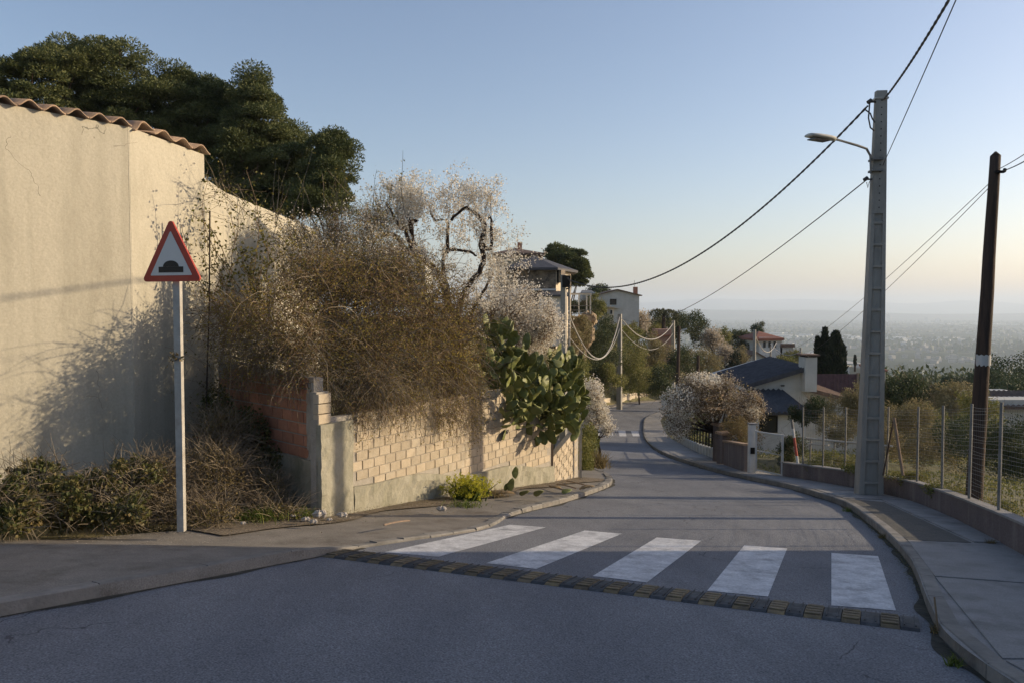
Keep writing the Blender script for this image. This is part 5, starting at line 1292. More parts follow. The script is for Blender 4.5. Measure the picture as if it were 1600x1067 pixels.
# bramble mound on the garden wall
brE = [E(425, 510, 11.9, 75, 66, .45), E(370, 500, 12.2, 50, 45, .4), E(470, 530, 11.5, 40, 50, .3), E(540, 560, 12.3, 90, 62, .50), E(590, 520, 13.0, 110, 85, .7), E(680, 550, 13.9, 60, 70, .5), E(510, 450, 13.2, 70, 60, .8),
       E(640, 460, 14.2, 80, 60, .8), E(570, 440, 14.0, 60, 30, .6), E(720, 570, 14.6, 42, 70, .5), E(700, 500, 14.6, 55, 45, .6)]
br = root('bramble', (P(560, 640, 12.8)[0], 12.8, .0), 'huge tangled brown bramble thicket spilling over the brick garden wall', 'shrub')
def thicket(rt, ells, n, L, r, mat, name, droop=.35, K=6, up=.2, seed=3, wan=.16):
    g = np.random.default_rng(seed); p0, d = in_ells(ells, n, .5)
    d = d*.6+unit(n)*.8; d[:, 2] += up; d /= np.linalg.norm(d, axis=1, keepdims=True)
    Ls = L*g.uniform(.4, 1.4, (n, 1)); pts = [p0]; dd = d
    for i in range(K-1):
        dd = dd+g.normal(size=(n, 3))*wan; dd[:, 2] -= droop; dd /= np.linalg.norm(dd, axis=1, keepdims=True); pts.append(pts[-1]+dd*Ls/(K-1))
    pa = np.stack(pts, 1); ra = np.linspace(r, r*.4, K)[None]*g.uniform(.6, 1.3, (n, 1))
    V, Fc = tubes(pa, ra, 3); o = build(name, V, [Fc], M[mat], rt); o['kind'] = 'stuff'; return pa, o
pa, _ = thicket(br, brE, 7500, .42, .0045, 'twig', 'stems', .10, 6, .15, wan=.34)
lp_ = pa.reshape(-1, 3); lp_ = lp_[rng.choice(len(lp_), 44000)]+rng.normal(size=(44000, 3))*.03
V, Fc = leaves(lp_, .036, .024)
thicket(br, brE, 500, 1.0, .006, 'twig_pale', 'canes', .16, 8, .5, 31, wan=.12); build('leaves', V, [Fc], M['bramble'], br)
low = [e for e in brE if e[0][2] < CZ+.05]
hang = [E(560, 600, 12.05, 75, 45, .22), E(640, 600, 12.95, 50, 50, .22), E(700, 600, 14.0, 34, 60, .22), E(430, 550, 11.6, 60, 38, .22), E(380, 560, 12.0, 40, 36, .2), E(465, 575, 11.3, 24, 30, .12), E(735, 640, 14.5, 20, 45, .2), E(500, 590, 11.7, 22, 30, .1)]
pa2, _ = thicket(br, hang, 3600, .45, .0035, 'twig_pale', 'hanging_stems', .22, 6, -.1, 4, wan=.3)
pa3, _ = thicket(br, [E(600, 620, 12.35, 70, 26, .14), E(680, 640, 13.5, 50, 30, .14), E(560, 640, 11.75, 25, 20, .1)], 900, .45, .003, 'twig', 'fringe', .3, 6, -.3, 5, wan=.3)
lp_ = np.concatenate([pa2.reshape(-1, 3), pa3.reshape(-1, 3)]); lp_ = lp_[rng.choice(len(lp_), 18000)]+rng.normal(size=(18000, 3))*.02
V, Fc = leaves(lp_, .03, .018); build('dry_leaves', V, [Fc], M['bramble'], br)
# pale flowering top of the thicket and long bare shoots against the sky
ut = root('wild_hedge', (P(560, 560, 15.2)[0], 15.2, -.2), 'pale twiggy hedge with sparse blossom rising behind the bramble', 'shrub')
utE = [E(500, 385, 15.3, 55, 34, .9), E(560, 375, 15.6, 55, 40, .9), E(462, 385, 15.0, 22, 30, .5), E(600, 425, 15.4, 50, 55, .8), E(530, 425, 15.0, 70, 45, .8), E(590, 345, 15.8, 22, 22, .5)]
utE += [E(500, 430, 14.4, 60, 40, .6), E(450, 420, 14.2, 26, 30, .4), E(560, 430, 14.6, 60, 40, .6)]
pa, _ = thicket(ut, utE, 4200, .40, .0040, 'twig_pale', 'stems', .02, 5, .4, 8, wan=.25)
lp_ = pa[:, 2:].reshape(-1, 3); a_ = lp_[rng.choice(len(lp_), 13000)]+rng.normal(size=(13000, 3))*.03
V, Fc = leaves(a_, .034, .028); build('blossom', V, [Fc], M['blossom'], ut)
a_ = lp_[rng.choice(len(lp_), 15000)]+rng.normal(size=(15000, 3))*.03; V, Fc = leaves(a_, .036, .022); build('leaves', V, [Fc], M['bramble'], ut)
n = 26; st = np.array([P(rng.uniform(420, 640), rng.uniform(330, 380), 15+rng.uniform(-.5, .8)) for _ in range(n)])
dd = np.stack([rng.normal(0, .35, n), rng.normal(0, .2, n), np.ones(n)], 1); Ls = rng.uniform(.5, 1.5, (n, 1)); pa = [st]
for i in range(6): dd = dd+rng.normal(size=(n, 3))*.08; dd /= np.linalg.norm(dd, axis=1, keepdims=True); pa.append(pa[-1]+dd*Ls/6)
pa = np.stack(pa, 1); V, Fc = tubes(pa, np.linspace(.008, .003, 7)[None].repeat(n, 0), 3); build('shoots', V, [Fc], M['twig_pale'], ut)
lp_ = pa[:, 3:].reshape(-1, 3); k = rng.choice(len(lp_), 260); V, Fc = leaves(lp_[k]+rng.normal(size=(260, 3))*.03, .05, .03); build('shoot_leaves', V, [Fc], M['vine'], ut)

# climber on the plaster corner
vn = root('climbing_vine', (-4.9, 13.0, -.9), 'sparse yellow green climber trailing over the corner of the plastered building', 'climber')
g = np.random.default_rng(12); pa = []
for i in range(26):
    x = g.uniform(330, 420); y0 = g.uniform(430, 520); Yq = g.uniform(12.3, 12.8); p = P(x, y0, Yq); path = [p]; d = np.array([g.normal(-.22, .25), .03, 1.0])
    Lq = g.uniform(.9, 2.3)*(1 if x < 400 else .6)
    for k in range(9):
        d = d+g.normal(size=3)*np.array([.28, .06, .12]); d /= np.linalg.norm(d); path.append(path[-1]+d*Lq/9)
    pa.append(path)
pa = np.array(pa); pa[..., 1] = np.minimum(pa[..., 1], 12.95)
V, Fc = tubes(pa, np.linspace(.008, .0035, 10)[None].repeat(len(pa), 0), 4); build('stems', V, [Fc], M['twig'], vn)
lp_ = pa[:, 1:].reshape(-1, 3); k = rng.choice(len(lp_), 1300); V, Fc = leaves(lp_[k]+rng.normal(size=(1300, 3))*np.array([.07, .05, .07]), .06, .042); build('leaves', V, [Fc], M['vine'], vn)
pa, _ = thicket(vn, [E(345, 300, 12.9, 18, 25, .15), E(390, 345, 13.2, 35, 30, .2), E(335, 600, 12.4, 20, 60, .2)], 160, .6, .004, 'twig_pale', 'tendrils', .05, 6, .4, 9); _['kind'] = 'stuff'
lp_ = pa.reshape(-1, 3); k = rng.choice(len(lp_), 500); V, Fc = leaves(lp_[k]+rng.normal(size=(500, 3))*.04, .05, .03); build('tendril_leaves', V, [Fc], M['vine'], vn)
mb = MB(); mb.tube([P(328, 330, 12.3), P(327, 480, 12.3), P(322, 640, 12.3)], .012, 5); mb.build('old_stem', M['bark'], vn)

# ground growth in front of the plaster wall
def clump_pts(ells, n, k=26, fr=.36, bias=.5):
    sub = []
    for c, r in ells:
        d = unit(k)*rng.uniform(.45, 1.0, (k, 1)); q = np.array(c)+d*np.array(r)
        rr = np.array([np.mean(r)*.5+r[0]*.5, np.mean(r)*.5+r[1]*.5, np.mean(r)*.5+r[2]*.5])*fr
        sub += [(tuple(a), tuple(rr*f)) for a, f in zip(q, rng.uniform(.45, 1.35, k))]
    return in_ells(sub, n, bias)
gE = [E(20, 790, 8.6, 60, 36, .5), E(100, 780, 9.1, 70, 42, .5), E(60, 745, 9.6, 60, 25, .4), E(190, 760, 9.7, 55, 42, .5), E(170, 800, 9.1, 60, 26, .35), E(-40, 800, 8.2, 60, 40, .5), E(10, 820, 8.2, 40, 20, .3)]
iv = root('ground_ivy', (-5.5, 9.2, float(B(-5.5, 9.2))), 'low mound of leafy ivy at the foot of the plastered building at the left edge', 'shrub')
q, d = clump_pts(gE, 19000, 22, .32); q = q[q[:, 2] > B(q[:, 0], q[:, 1])+.04]
V, Fc = leaves(q, .052, .042, None); build('leaves', V, [Fc], M['ivy'], iv)
thicket(iv, gE, 1800, .32, .004, 'twig_pale', 'stems', .1, 5, .3, 13)
gE2 = [E(240, 760, 10.2, 50, 48, .45), E(330, 750, 10.8, 55, 60, .5), E(400, 770, 11.2, 50, 40, .4), E(300, 800, 10.0, 80, 22, .35), E(420, 800, 10.8, 55, 14, .3), E(345, 690, 11.6, 45, 50, .4)]
db = root('dry_scrub', (-3.9, 10.8, float(B(-3.9, 10.8))), 'brown dry scrub between the sign post and the orange brick wall', 'shrub')
thicket(db, gE2, 4200, .38, .0035, 'twig_pale', 'stems', .08, 5, .45, 14)
q, d = in_ells(gE2, 12000, .4); q = q[q[:, 2] > B(q[:, 0], q[:, 1])+.04]; V, Fc = leaves(q, .045, .022); build('leaves', V, [Fc], M['dry'], db)
q, d = in_ells([E(380, 690, 12.0, 45, 60, .3), E(420, 730, 11.9, 40, 40, .25), E(340, 650, 12.4, 30, 50, .2)], 5200, .5); V, Fc = leaves(q, .06, .045)
dk = root('dark_ivy', (-4.2, 12.3, float(B(-4.2, 12.3))), 'dark ivy in the shade against the orange brick side wall', 'shrub'); build('leaves', V, [Fc], M['ivy'], dk)
def blades(name, label, px, py, Y, n, rpx, h, mat, cat='plant', tip=None, fan=.35, w=.006, z=None, seed=1, group=None):
    g = np.random.default_rng(seed); c = P(px, py, Y); c[2] = float(B(c[0], c[1]))+.08 if z is None else z
    rt = root(name, c, label, cat, group); R_ = rpx*Y/F
    b = c+np.stack([g.normal(0, R_*.5, n), g.normal(0, R_*.35, n), np.zeros(n)-.02], 1)
    d = np.stack([g.normal(0, fan, n), g.normal(0, fan, n), np.ones(n)], 1); Lh = h*g.uniform(.5, 1.2, (n, 1)); pa = [b]
    for i in range(4):
        d = d+g.normal(size=(n, 3))*.07+np.stack([d[:, 0]*.15, d[:, 1]*.15, -np.full(n, .06)], 1); d /= np.linalg.norm(d, axis=1, keepdims=True); pa.append(pa[-1]+d*Lh/4)
    pa = np.stack(pa, 1); s_ = np.cross(pa[:, -1]-pa[:, 0], unit(n, g)); s_ /= np.linalg.norm(s_, axis=1, keepdims=True)
    wd = np.array([1, .9, .7, .4, .08])*w
    V = np.concatenate([pa+s_[:, None]*wd[None, :, None], pa-s_[:, None]*wd[None, :, None]], 1)   # (n,10,3)
    i = (np.arange(n)*10)[:, None]; Fc = np.concatenate([np.concatenate([i+k, i+k+1, i+k+6, i+k+5], 1) for k in range(4)])
    build('blades', V.reshape(-1, 3), [Fc], M[mat], rt)['kind'] = 'stuff'
    if tip:
        q = np.repeat(pa[:, -1], 14, 0)+g.normal(size=(n*14, 3))*.018; V, Fc = leaves(q, .03, .024); build('flowers', V, [Fc], M[tip], rt)
    return rt
blades('grass_tuft', 'bright green grass tuft below the grey base of the orange brick wall', 405, 806, 10.6, 380, 40, .17, 'grass')
blades('grass_tuft', 'small green weeds at the foot of the rendered corner pier', 470, 800, 10.9, 200, 22, .14, 'grass', seed=2)
blades('dry_grass', 'tall dry grass stalks standing against the plaster wall left of the sign post', 225, 735, 10.3, 190, 42, .62, 'dry', fan=.16, w=.008, seed=3)
blades('dry_grass', 'feathery dry grass stalks further left against the plaster wall', 150, 730, 10.0, 90, 30, .5, 'ivy', fan=.14, w=.008, seed=4)
blades('spurge_plant', 'rounded green plant with bright yellow tips at the foot of the brick garden wall', 732, 770, 13.4, 260, 20, .38, 'spurge', tip='spurge_tip', fan=.42, w=.012, seed=5)
blades('grass_tuft', 'low grassy weeds on the pavement in front of the yellow tipped plant', 725, 787, 12.6, 200, 28, .09, 'grass', seed=6)
blades('grass_tuft', 'dry weeds at the wall foot right of the yellow tipped plant', 765, 770, 14.0, 180, 26, .2, 'dry', seed=7)
for i, (px, py, Y, r_, lb) in enumerate([(1468, 985, 6.1, 10, 'weed tuft growing by the right kerb beyond the end of the speed bump'), (1490, 1035, 5.3, 12, 'weed tuft growing in the right kerb joint nearest the camera'), (1380, 838, 11.2, 8, 'thin weeds in the right kerb joint by the dark pavement patch'), (1325, 797, 14.0, 7, 'thin weeds in the right kerb joint in front of the concrete pole'), (1548, 848, 10.0, 7, 'small weed in the pavement joint beside the block wall')]):
    q = G(px, py, 0.02 if i < 4 else .1); t = blades('weed_tuft', lb, px, py, q[1], 60, r_, .09, 'grass' if i % 2 else 'dry', z=q[2], seed=20+i, w=.004)
q = G(1466, 985, .05); cable('dead_stem', 'thin dead stem sticking up by the right kerb', q, P(1460, 932, q[1]+.05), 0, .007, M['twig'])['category'] = 'plant'
blades('bank_grass', 'grassy verge along the left kerb past the raked wall', 925, 740, 22.5, 500, 22, .5, 'dry', fan=.3, w=.012, seed=31)
q, d = in_ells([E(915, 720, 21.5, 14, 40, .5), E(920, 690, 24, 16, 30, .6)], 5000, .4); V, Fc = leaves(q, .06, .04)
vb = root('verge_bush', (P(915, 745, 21.5)[0], 21.5, -2.9), 'olive bush leaning over the left verge right of the thin post', 'shrub'); build('leaves', V, [Fc], M['scrub'], vb)

# prickly pear
pc = root('prickly_pear', (P(830, 600, 15.8)[0], 15.8, -.3), 'large prickly pear cactus with hundreds of green pads hanging over the brick wall', 'cactus')
def pad_mesh(seed, L=.33, Wd=.21, T=.032):
    g = np.random.default_rng(seed); n, m = 9, 12; V = []
    for i in range(n+1):
        t = i/n; prof = math.sin(math.pi*t**.85)**.62*(.72+.32*t) if 0 < i < n else .06
        bend = .035*math.sin(t*math.pi)*g.uniform(.5, 1)
        for k in range(m):
            a = 2*math.pi*k/m
            V.append((math.cos(a)*Wd/2*prof*(1+.04*math.sin(3*t*seed)), math.sin(a)*T/2*(prof**.7)+bend, L*t))
    Fs = [(i*m+k, i*m+(k+1) % m, (i+1)*m+(k+1) % m, (i+1)*m+k) for i in range(n) for k in range(m)]
    mb = MB(); mb.add(V, Fs+[tuple(range(m))[::-1], tuple(n*m+k for k in range(m))])
    me = npmesh('pad', mb.V, [np.array(mb.F3), np.array(mb.F4)], True); me.materials.append(M['cactus']); return me
pads = [pad_mesh(s, L, w_) for s, L, w_ in ((1, .34, .21), (2, .30, .20), (3, .37, .20), (4, .26, .18))]
region = [(748,500),(758,470),(772,472),(790,500),(812,528),(838,520),(856,545),(876,520),(884,560),(905,548),(918,530),(924,560),(916,600),(925,630),(915,650),(905,690),(880,690),(850,690),(850,712),(815,722),(785,712),(762,680),(755,640),(760,600),(750,560),(740,530)]
rp = np.array(region, float)
def proj(p):
    x, y, z = p[0], p[1], p[2]-CZ; cy = y*math.cos(PITCH)-z*math.sin(PITCH); cz = y*math.sin(PITCH)+z*math.cos(PITCH)
    return 800+F*x/cy, 533.5-F*cz/cy
g = np.random.default_rng(77); placed = []
def wall_y(x):  # depth of the wall face at x
    return 11.1+(x+2.7)/.585
queue = []
for i in range(26):
    px = g.uniform(775, 900); Yq = 15.3+(px-775)/125*2.6+g.uniform(-.4, .8); p = P(px, 0, Yq); zs = -.2-.9*sstep(16, 17.6, Yq); queue.append((np.array([p[0], Yq, zs]), np.array([g.normal(0, .5), g.normal(-.3, .4), 1.0]), 0))
for i in range(26):
    px = g.uniform(775, 905); Yq = wall_y(px/1250*16-10.24)-.1; p = P(px, g.uniform(600, 670), 14.9+(px-775)/130*2.3+g.uniform(-.2, .1)); queue.append((p, np.array([g.normal(0.2, .6), g.normal(-.5, .3), g.normal(.1, .6)]), 1))
tries = 0
while queue and len(placed) < 300 and tries < 20000:
    tries += 1
    k = int(g.integers(len(queue))) if g.random() < .75 else 0
    p, d, lv = queue.pop(k); d = d/np.linalg.norm(d); me_i = int(g.integers(4)); L = (.34, .30, .37, .26)[me_i]*.97
    e = p+d*L; u, v = proj(e)
    ok = bool(inpoly(np.array([u]), np.array([v]), rp)[0])
    if not ok or lv > 11: continue
    if len(placed) and min(np.linalg.norm(e-q[1]) for q in placed) < .085: continue
    placed.append((p, e, d, me_i))
    for _ in range(3):
        nd = d*.7+g.normal(size=3)*.62+np.array([0, 0, .25 if v > 560 else .15]); side = g.normal(size=3); side /= np.linalg.norm(side)
        queue.append((e-d*.03+side*.03, nd, lv+1))
    if len(queue) < 5:
        px, py = g.uniform(765, 915), g.uniform(520, 690); Yq = 14.9+(px-775)/130*2.3+g.uniform(-.1, .6)
        queue.append((P(px, py, Yq), g.normal(size=3)+np.array([0, 0, .6]), 2))
for p, e, d, mi in placed:
    o = bpy.data.objects.new('pad', pads[mi]); COL.objects.link(o); o.parent = pc
    qn = Vector(d).to_track_quat('Z', 'Y'); o.rotation_mode = 'QUATERNION'
    from mathutils import Quaternion
    o.rotation_quaternion = qn @ Quaternion((0, 0, 1), g.uniform(0, 6.28)); o.location = tuple(np.array(p)-np.array(pc.location))
    s_ = g.uniform(.8, 1.15); o.scale = (s_, s_, 1)
# dark inner pads past the limit, joined
iE = [E(810, 600, 16.3, 45, 60, .5), E(860, 610, 17.2, 45, 55, .5), E(790, 650, 15.7, 25, 35, .3), E(840, 650, 16.4, 50, 35, .4), E(780, 540, 16.2, 22, 40, .4), E(890, 600, 17.6, 20, 45, .3)]
q, dq = in_ells(iE, 420, .6); parts = []
for i in range(len(q)):
    me = pads[i % 4]; co = np.zeros(len(me.vertices)*3); me.vertices.foreach_get('co', co); co = co.reshape(-1, 3)
    R_ = (Vector(dq[i]+np.array([0, 0, .6])).to_track_quat('Z', 'Y') @ Quaternion((0, 0, 1), random.uniform(0, 6.28))).to_matrix()
    parts.append((co@np.array(R_).T+q[i], np.array([list(f.vertices) for f in me.polygons if len(f.vertices) == 4])))
V, Fs = join(parts); build('inner_pads', V, Fs, M['cactus'], pc)['kind'] = 'stuff'
# small pear shoot at the wall foot, fallen pads and litter
b_ = G(797, 768, .1)
sp = root('small_prickly_pear', b_, 'small prickly pear with three pads growing at the wall foot on the left pavement', 'cactus')
for dxp, dyp, dzp, sc_, rx_ in ((0, 0, 0, .9, .1), (.10, .02, .24, .8, -.05), (-.10, 0, .02, .6, .5)):
    o = bpy.data.objects.new('pad', pads[1]); COL.objects.link(o); o.parent = sp; o.location = (dxp, dyp, dzp); o.scale = (sc_,)*3; o.rotation_euler = (.15, rx_, .5)
lit = [(775, 772, 1.3, 'dried fallen cactus pad on the pavement nearest the yellow tipped plant'), (815, 775, .4, 'curled fallen cactus pad standing on edge left of its twin'), (838, 776, .2, 'fallen cactus pad lying right beside the curled one'), (860, 762, .8, 'dry fallen pad nearer the garden wall'), (905, 765, 2.0, 'flat dry pad among the sticks by the corner'), (880, 772, 2.6, 'brown fallen pad close to the left kerb tip')]
for i, (px, py, rz_, lb) in enumerate(lit):
    q = G(px, py, .12); o = bpy.data.objects.new('fallen_pad', pads[i % 4].copy()); o.data.materials.clear(); o.data.materials.append(M['cactus_dry'] if i in (0, 3, 4) else M['cactus']); COL.objects.link(o)
    o.location = (q[0], q[1], q[2]+.01); o.rotation_euler = (math.pi/2-(.5 if i in (1, 2) else .1), 0, rz_); tag(o, lb, 'cactus pad', 'fallen cactus pads on the left pavement')
stk = [(870, 757, 900, 764, 'long pale stick lying near the raked wall'), (885, 752, 925, 762, 'longest pale cane lying by the left kerb corner'), (858, 760, 884, 768, 'short stick lying in front of the long cane'), (640, 815, 600, 822, 'thin twig on the pavement near the rendered pier')]
for i, (x0_, y0_, x1_, y1_, lb) in enumerate(stk):
    a, b = G(x0_, y0_, .10), G(x1_, y1_, .10); a[2] += .02; b[2] += .02
    cable('fallen_stick', lb, a, b, -.01, .012, M['wood_pale'])['category'] = 'stick'
q = G(500, 806, .1); rock('rubble_stone', [((q[0], q[1], q[2]+.03), (.09, .07, .05))], 'largest pale rubble stone at the foot of the corner pier', M['litter'], 3)
pb_px = [(515, 812), (478, 812), (535, 806), (458, 806), (490, 816), (690, 796), (380, 818)]
for i, (px, py) in enumerate(pb_px):
    q = G(px, py, .09); s_ = .025+.012*(i % 3); o = rock('rubble_stone', [((q[0], q[1], q[2]+s_*.4), (s_*1.4, s_, s_*.7))], 'small pale rubble stone on the dirt along the garden wall', M['litter'], 5+i); o['label'] = ['small pale stone right of the largest rubble stone', 'small pale stone left of the largest rubble stone beside the green weeds', 'small pale stone furthest from the corner pier along the wall foot', 'small pale stone among the weeds left of the corner pier', 'small pale stone on the pavement just in front of the corner pier', 'lone pale stone on the pavement before the yellow tipped plant', 'lone pale stone under the dry scrub right of the sign post'][i]; o['group'] = 'rubble stones along the garden wall'

# leaf litter and grit along the left pavement (stuff)
def scatter(name, polys, n, off, L, mat, label=None):
    out = []
    for (a, b, w_) in polys:
        a, b = np.array(a), np.array(b); k = int(n/len(polys)); t = rng.random((k, 1)); q = a+(b-a)*t+rng.normal(size=(k, 2))*w_; out.append(q)
    q = np.concatenate(out); Pt = np.stack([q[:, 0], q[:, 1], B(q[:, 0], q[:, 1])+off], 1); V, Fc = leaves(Pt, L, L*.7); V[:, 2] = np.repeat(Pt[:, 2], 4)+np.abs(V[:, 2]-np.repeat(Pt[:, 2], 4))*.4
    return tag(build(name, V, [Fc], mat), label, kind='stuff')
def dirt(a_, b_, w_, off, seed, y0, y1):
    L_ = LOS[(LOS[:, 1] > y0) & (LOS[:, 1] < y1)]; L_ = smooth_line(L_, 6); d = np.gradient(L_, axis=0); d /= np.linalg.norm(d, axis=1, keepdims=True); n = np.stack([d[:, 1], -d[:, 0]], 1)
    k = np.arange(len(L_)); sa = np.concatenate([[0], np.cumsum(np.hypot(*np.diff(L_, axis=0).T))]); ww = a_+(b_-a_)*(.5+.3*np.sin(sa*1.3+seed)+.2*np.sin(sa*3.1+seed*2)); e = np.minimum(1, np.minimum(k, len(k)-1-k)/8.); ww = ww*e+.02
    V, Fc = strip(L_-n*.25, L_+n*ww[:, None], 12, 0, lambda x, y: B(x, y)+hk(y)+off); return tag(build('dirt_verge', V, [Fc], M['dirt']), kind='structure')
M['dirt'] = surf('dirt', (.20, .165, .12), (.13, .105, .075), scale=5, rough=1, bump=1.2, bscale=30, stain=(.09, .075, .05), stainscale=3, stainamt=.8, speck=(35, .4))
dirt(.15, .75, .1, .012, 1.0, 9.7, 19.0)
scatter('pavement_grit', [((-3.0, 9.8), (-.5, 12.6), .35), ((-1.5, 12.2), (1.6, 17.0), .3), ((-4.8, 7.6), (-2.6, 8.9), .5)], 1500, .10, .014, M['litter'])
scatter('leaf_litter', [((-5.4, 8.5), (-2.6, 10.6), .16), ((-2.6, 10.7), (-.7, 13.7), .14), ((-.7, 13.7), (1.5, 18.0), .22), ((-3.5, 9.6), (-1.0, 12.5), .5)], 2600, .105, .022, M['dry'])
scatter('kerb_litter', [((3.75, 7.0), (5.0, 10.5), .05), ((5.0, 10.5), (6.1, 14.5), .04)], 1600, .01, .02, M['ivy'])

# garden growth behind the right fence
def bush(name, label, ells, n, size, mat, cat='shrub', stems=200, base=None, group=None, bias=.45, asp=.6):
    E_ = [E(*e) for e in ells]; c = np.mean([e[0] for e in E_], axis=0)
    rt = root(name, (c[0], c[1], min(e[0][2]-e[1][2] for e in E_)), label, cat, group)
    q, d = clump_pts(E_, int(n*1.25)); V, Fc = leaves(q, size*.85, size*asp*.85, d*.4, 1.0); build('foliage', V, [Fc], M[mat], rt)
    if stems: thicket(rt, E_, stems, min(size*5, .8), size*.06, 'twig', 'stems', .02, 4, .5, n % 97)
    return rt
bush('garden_weeds', 'green weeds along the top of the block wall behind the left fence bays', [(1300, 725, 19.5, 40, 14, .5), (1345, 725, 17.5, 30, 16, .4)], 5000, .05, 'scrub', stems=100)
bush('garden_shrub', 'olive shrub behind the fence between the concrete pole and the wooden pole', [(1430, 665, 25, 34, 46, 1.2), (1400, 680, 26, 24, 40, 1), (1460, 690, 23, 40, 40, 1)], 15000, .075, 'scrub_pale')
bush('garden_shrub', 'dark green shrub behind the wooden pole at the foot of the fence', [(1500, 690, 21, 40, 40, 1), (1560, 700, 19, 50, 45, 1), (1610, 700, 18, 60, 45, 1)], 15000, .065, 'scrub_dark')
bush('garden_weeds', 'low leafy weeds along the block wall right of the concrete pole', [(1420, 748, 15.6, 40, 10, .3), (1480, 765, 13.8, 40, 12, .3), (1550, 795, 12.0, 40, 14, .3)], 5000, .045, 'scrub', stems=150)
bush('citrus_tree', 'dark leafy shrub with pale specks beside the lean-to roof', [(1275, 640, 29, 26, 20, .9), (1252, 648, 29, 16, 16, .7)], 5500, .09, 'scrub_dark')
bush('pale_shrub', 'pale speckled shrub in front of the brown side roof left of the concrete pole', [(1325, 645, 26, 30, 36, 1.0), (1345, 625, 26, 22, 26, .8), (1300, 670, 25, 25, 26, .8)], 9000, .075, 'scrub_pale')
bush('dark_bush', 'dark rounded bush leaning on the wire fence beside the striped rod', [(1240, 700, 20.6, 20, 22, .4), (1228, 720, 20.8, 12, 14, .3)], 4500, .05, 'scrub_dark')
bush('roadside_bush', 'dull brown bush behind the garden front wall beside the letterbox pillar', [(1165, 690, 24, 26, 26, .8), (1145, 670, 25, 20, 22, .7)], 4500, .06, 'dry')
GT = 'garden trees below the road on the right'
for i, (lb, ells, n, sz, mt) in enumerate([
    ('dark rounded tree just right of the tall concrete pole', [(1400, 625, 42, 26, 30, 1.6), (1420, 605, 43, 26, 20, 1.4)], 7000, .15, 'scrub_dark'),
    ('small dark tree between the two tall poles', [(1455, 625, 45, 24, 24, 1.5)], 4500, .15, 'scrub_dark'),
    ('pale yellowish tree left of the wooden pole', [(1495, 625, 40, 36, 30, 1.8), (1475, 640, 39, 20, 22, 1.2)], 7000, .13, 'scrub_pale'),
    ('dark tree mass right of the wooden pole, tallest at the right edge', [(1580, 590, 60, 36, 34, 3), (1550, 620, 58, 40, 34, 3), (1600, 640, 50, 40, 50, 2)], 12000, .20, 'needle_dark'),
    ('spreading grey green tree behind the wooden pole', [(1535, 650, 36, 30, 40, 1.6), (1510, 670, 34, 30, 26, 1.4)], 7000, .12, 'scrub'),
    ('low brown olive tree behind the middle fence bays', [(1370, 660, 30, 30, 28, 1.2), (1440, 655, 28, 28, 24, 1.2)], 7000, .10, 'scrub'),
    ('distant rounded treetop left of the wooden pole near the plain', [(1488, 597, 95, 12, 10, 2), (1520, 600, 95, 16, 10, 2)], 2200, .3, 'needle_dark'),
    ('small tree behind the cream cottage', [(1345, 600, 100, 16, 14, 2)], 1800, .3, 'scrub_dark')]):
    bush('garden_tree', lb, ells, n, sz, mt, 'tree', stems=120, group=GT)
def cypress(label, px, ytop, ybot, w_, Y, n, seed):
    rt = root('cypress_tree', P(px, ybot, Y), label, 'tree', 'cypresses behind the sheet fence'); g = np.random.default_rng(seed)
    t = g.random(n)**.8; a = g.uniform(0, 6.28, n); prof = np.sin(np.clip(t*.93+.07, 0, 1)*math.pi)**.55*(1-.45*t); r = w_*Y/F*prof*(g.random(n)**.35)*(1+.18*np.sin(a*3+t*14))
    p0, p1 = P(px, ybot, Y), P(px, ytop, Y); q = p0+(p1-p0)*t[:, None]; q[:, 0] += r*np.cos(a); q[:, 1] += r*np.sin(a)
    d = np.stack([np.cos(a)*.3, np.sin(a)*.3, np.ones(n)], 1); V, Fc = leaves(q, .30, .11, d, .35); build('crown', V, [Fc], M['cypress'], rt)
    mb = MB(); mb.tube([p0-np.array([0, 0, .8]), p0+np.array([0, 0, 1.5])], .15, 6); mb.build('trunk', M['bark'], rt)
cypress('slim short cypress leftmost of the three behind the maroon sheet fence', 1277.5, 530, 592, 6, 60, 2200, 1)
cypress('tallest slim pointed cypress in the middle behind the maroon sheet fence', 1289, 516, 592, 9, 60, 3000, 2)
cypress('broad dense cypress at the right behind the maroon sheet fence', 1306, 522, 594, 18, 59, 6000, 3)
cypress('tiny lone cypress by the flat white box house', 1336, 556, 572, 2.5, 120, 400, 4)

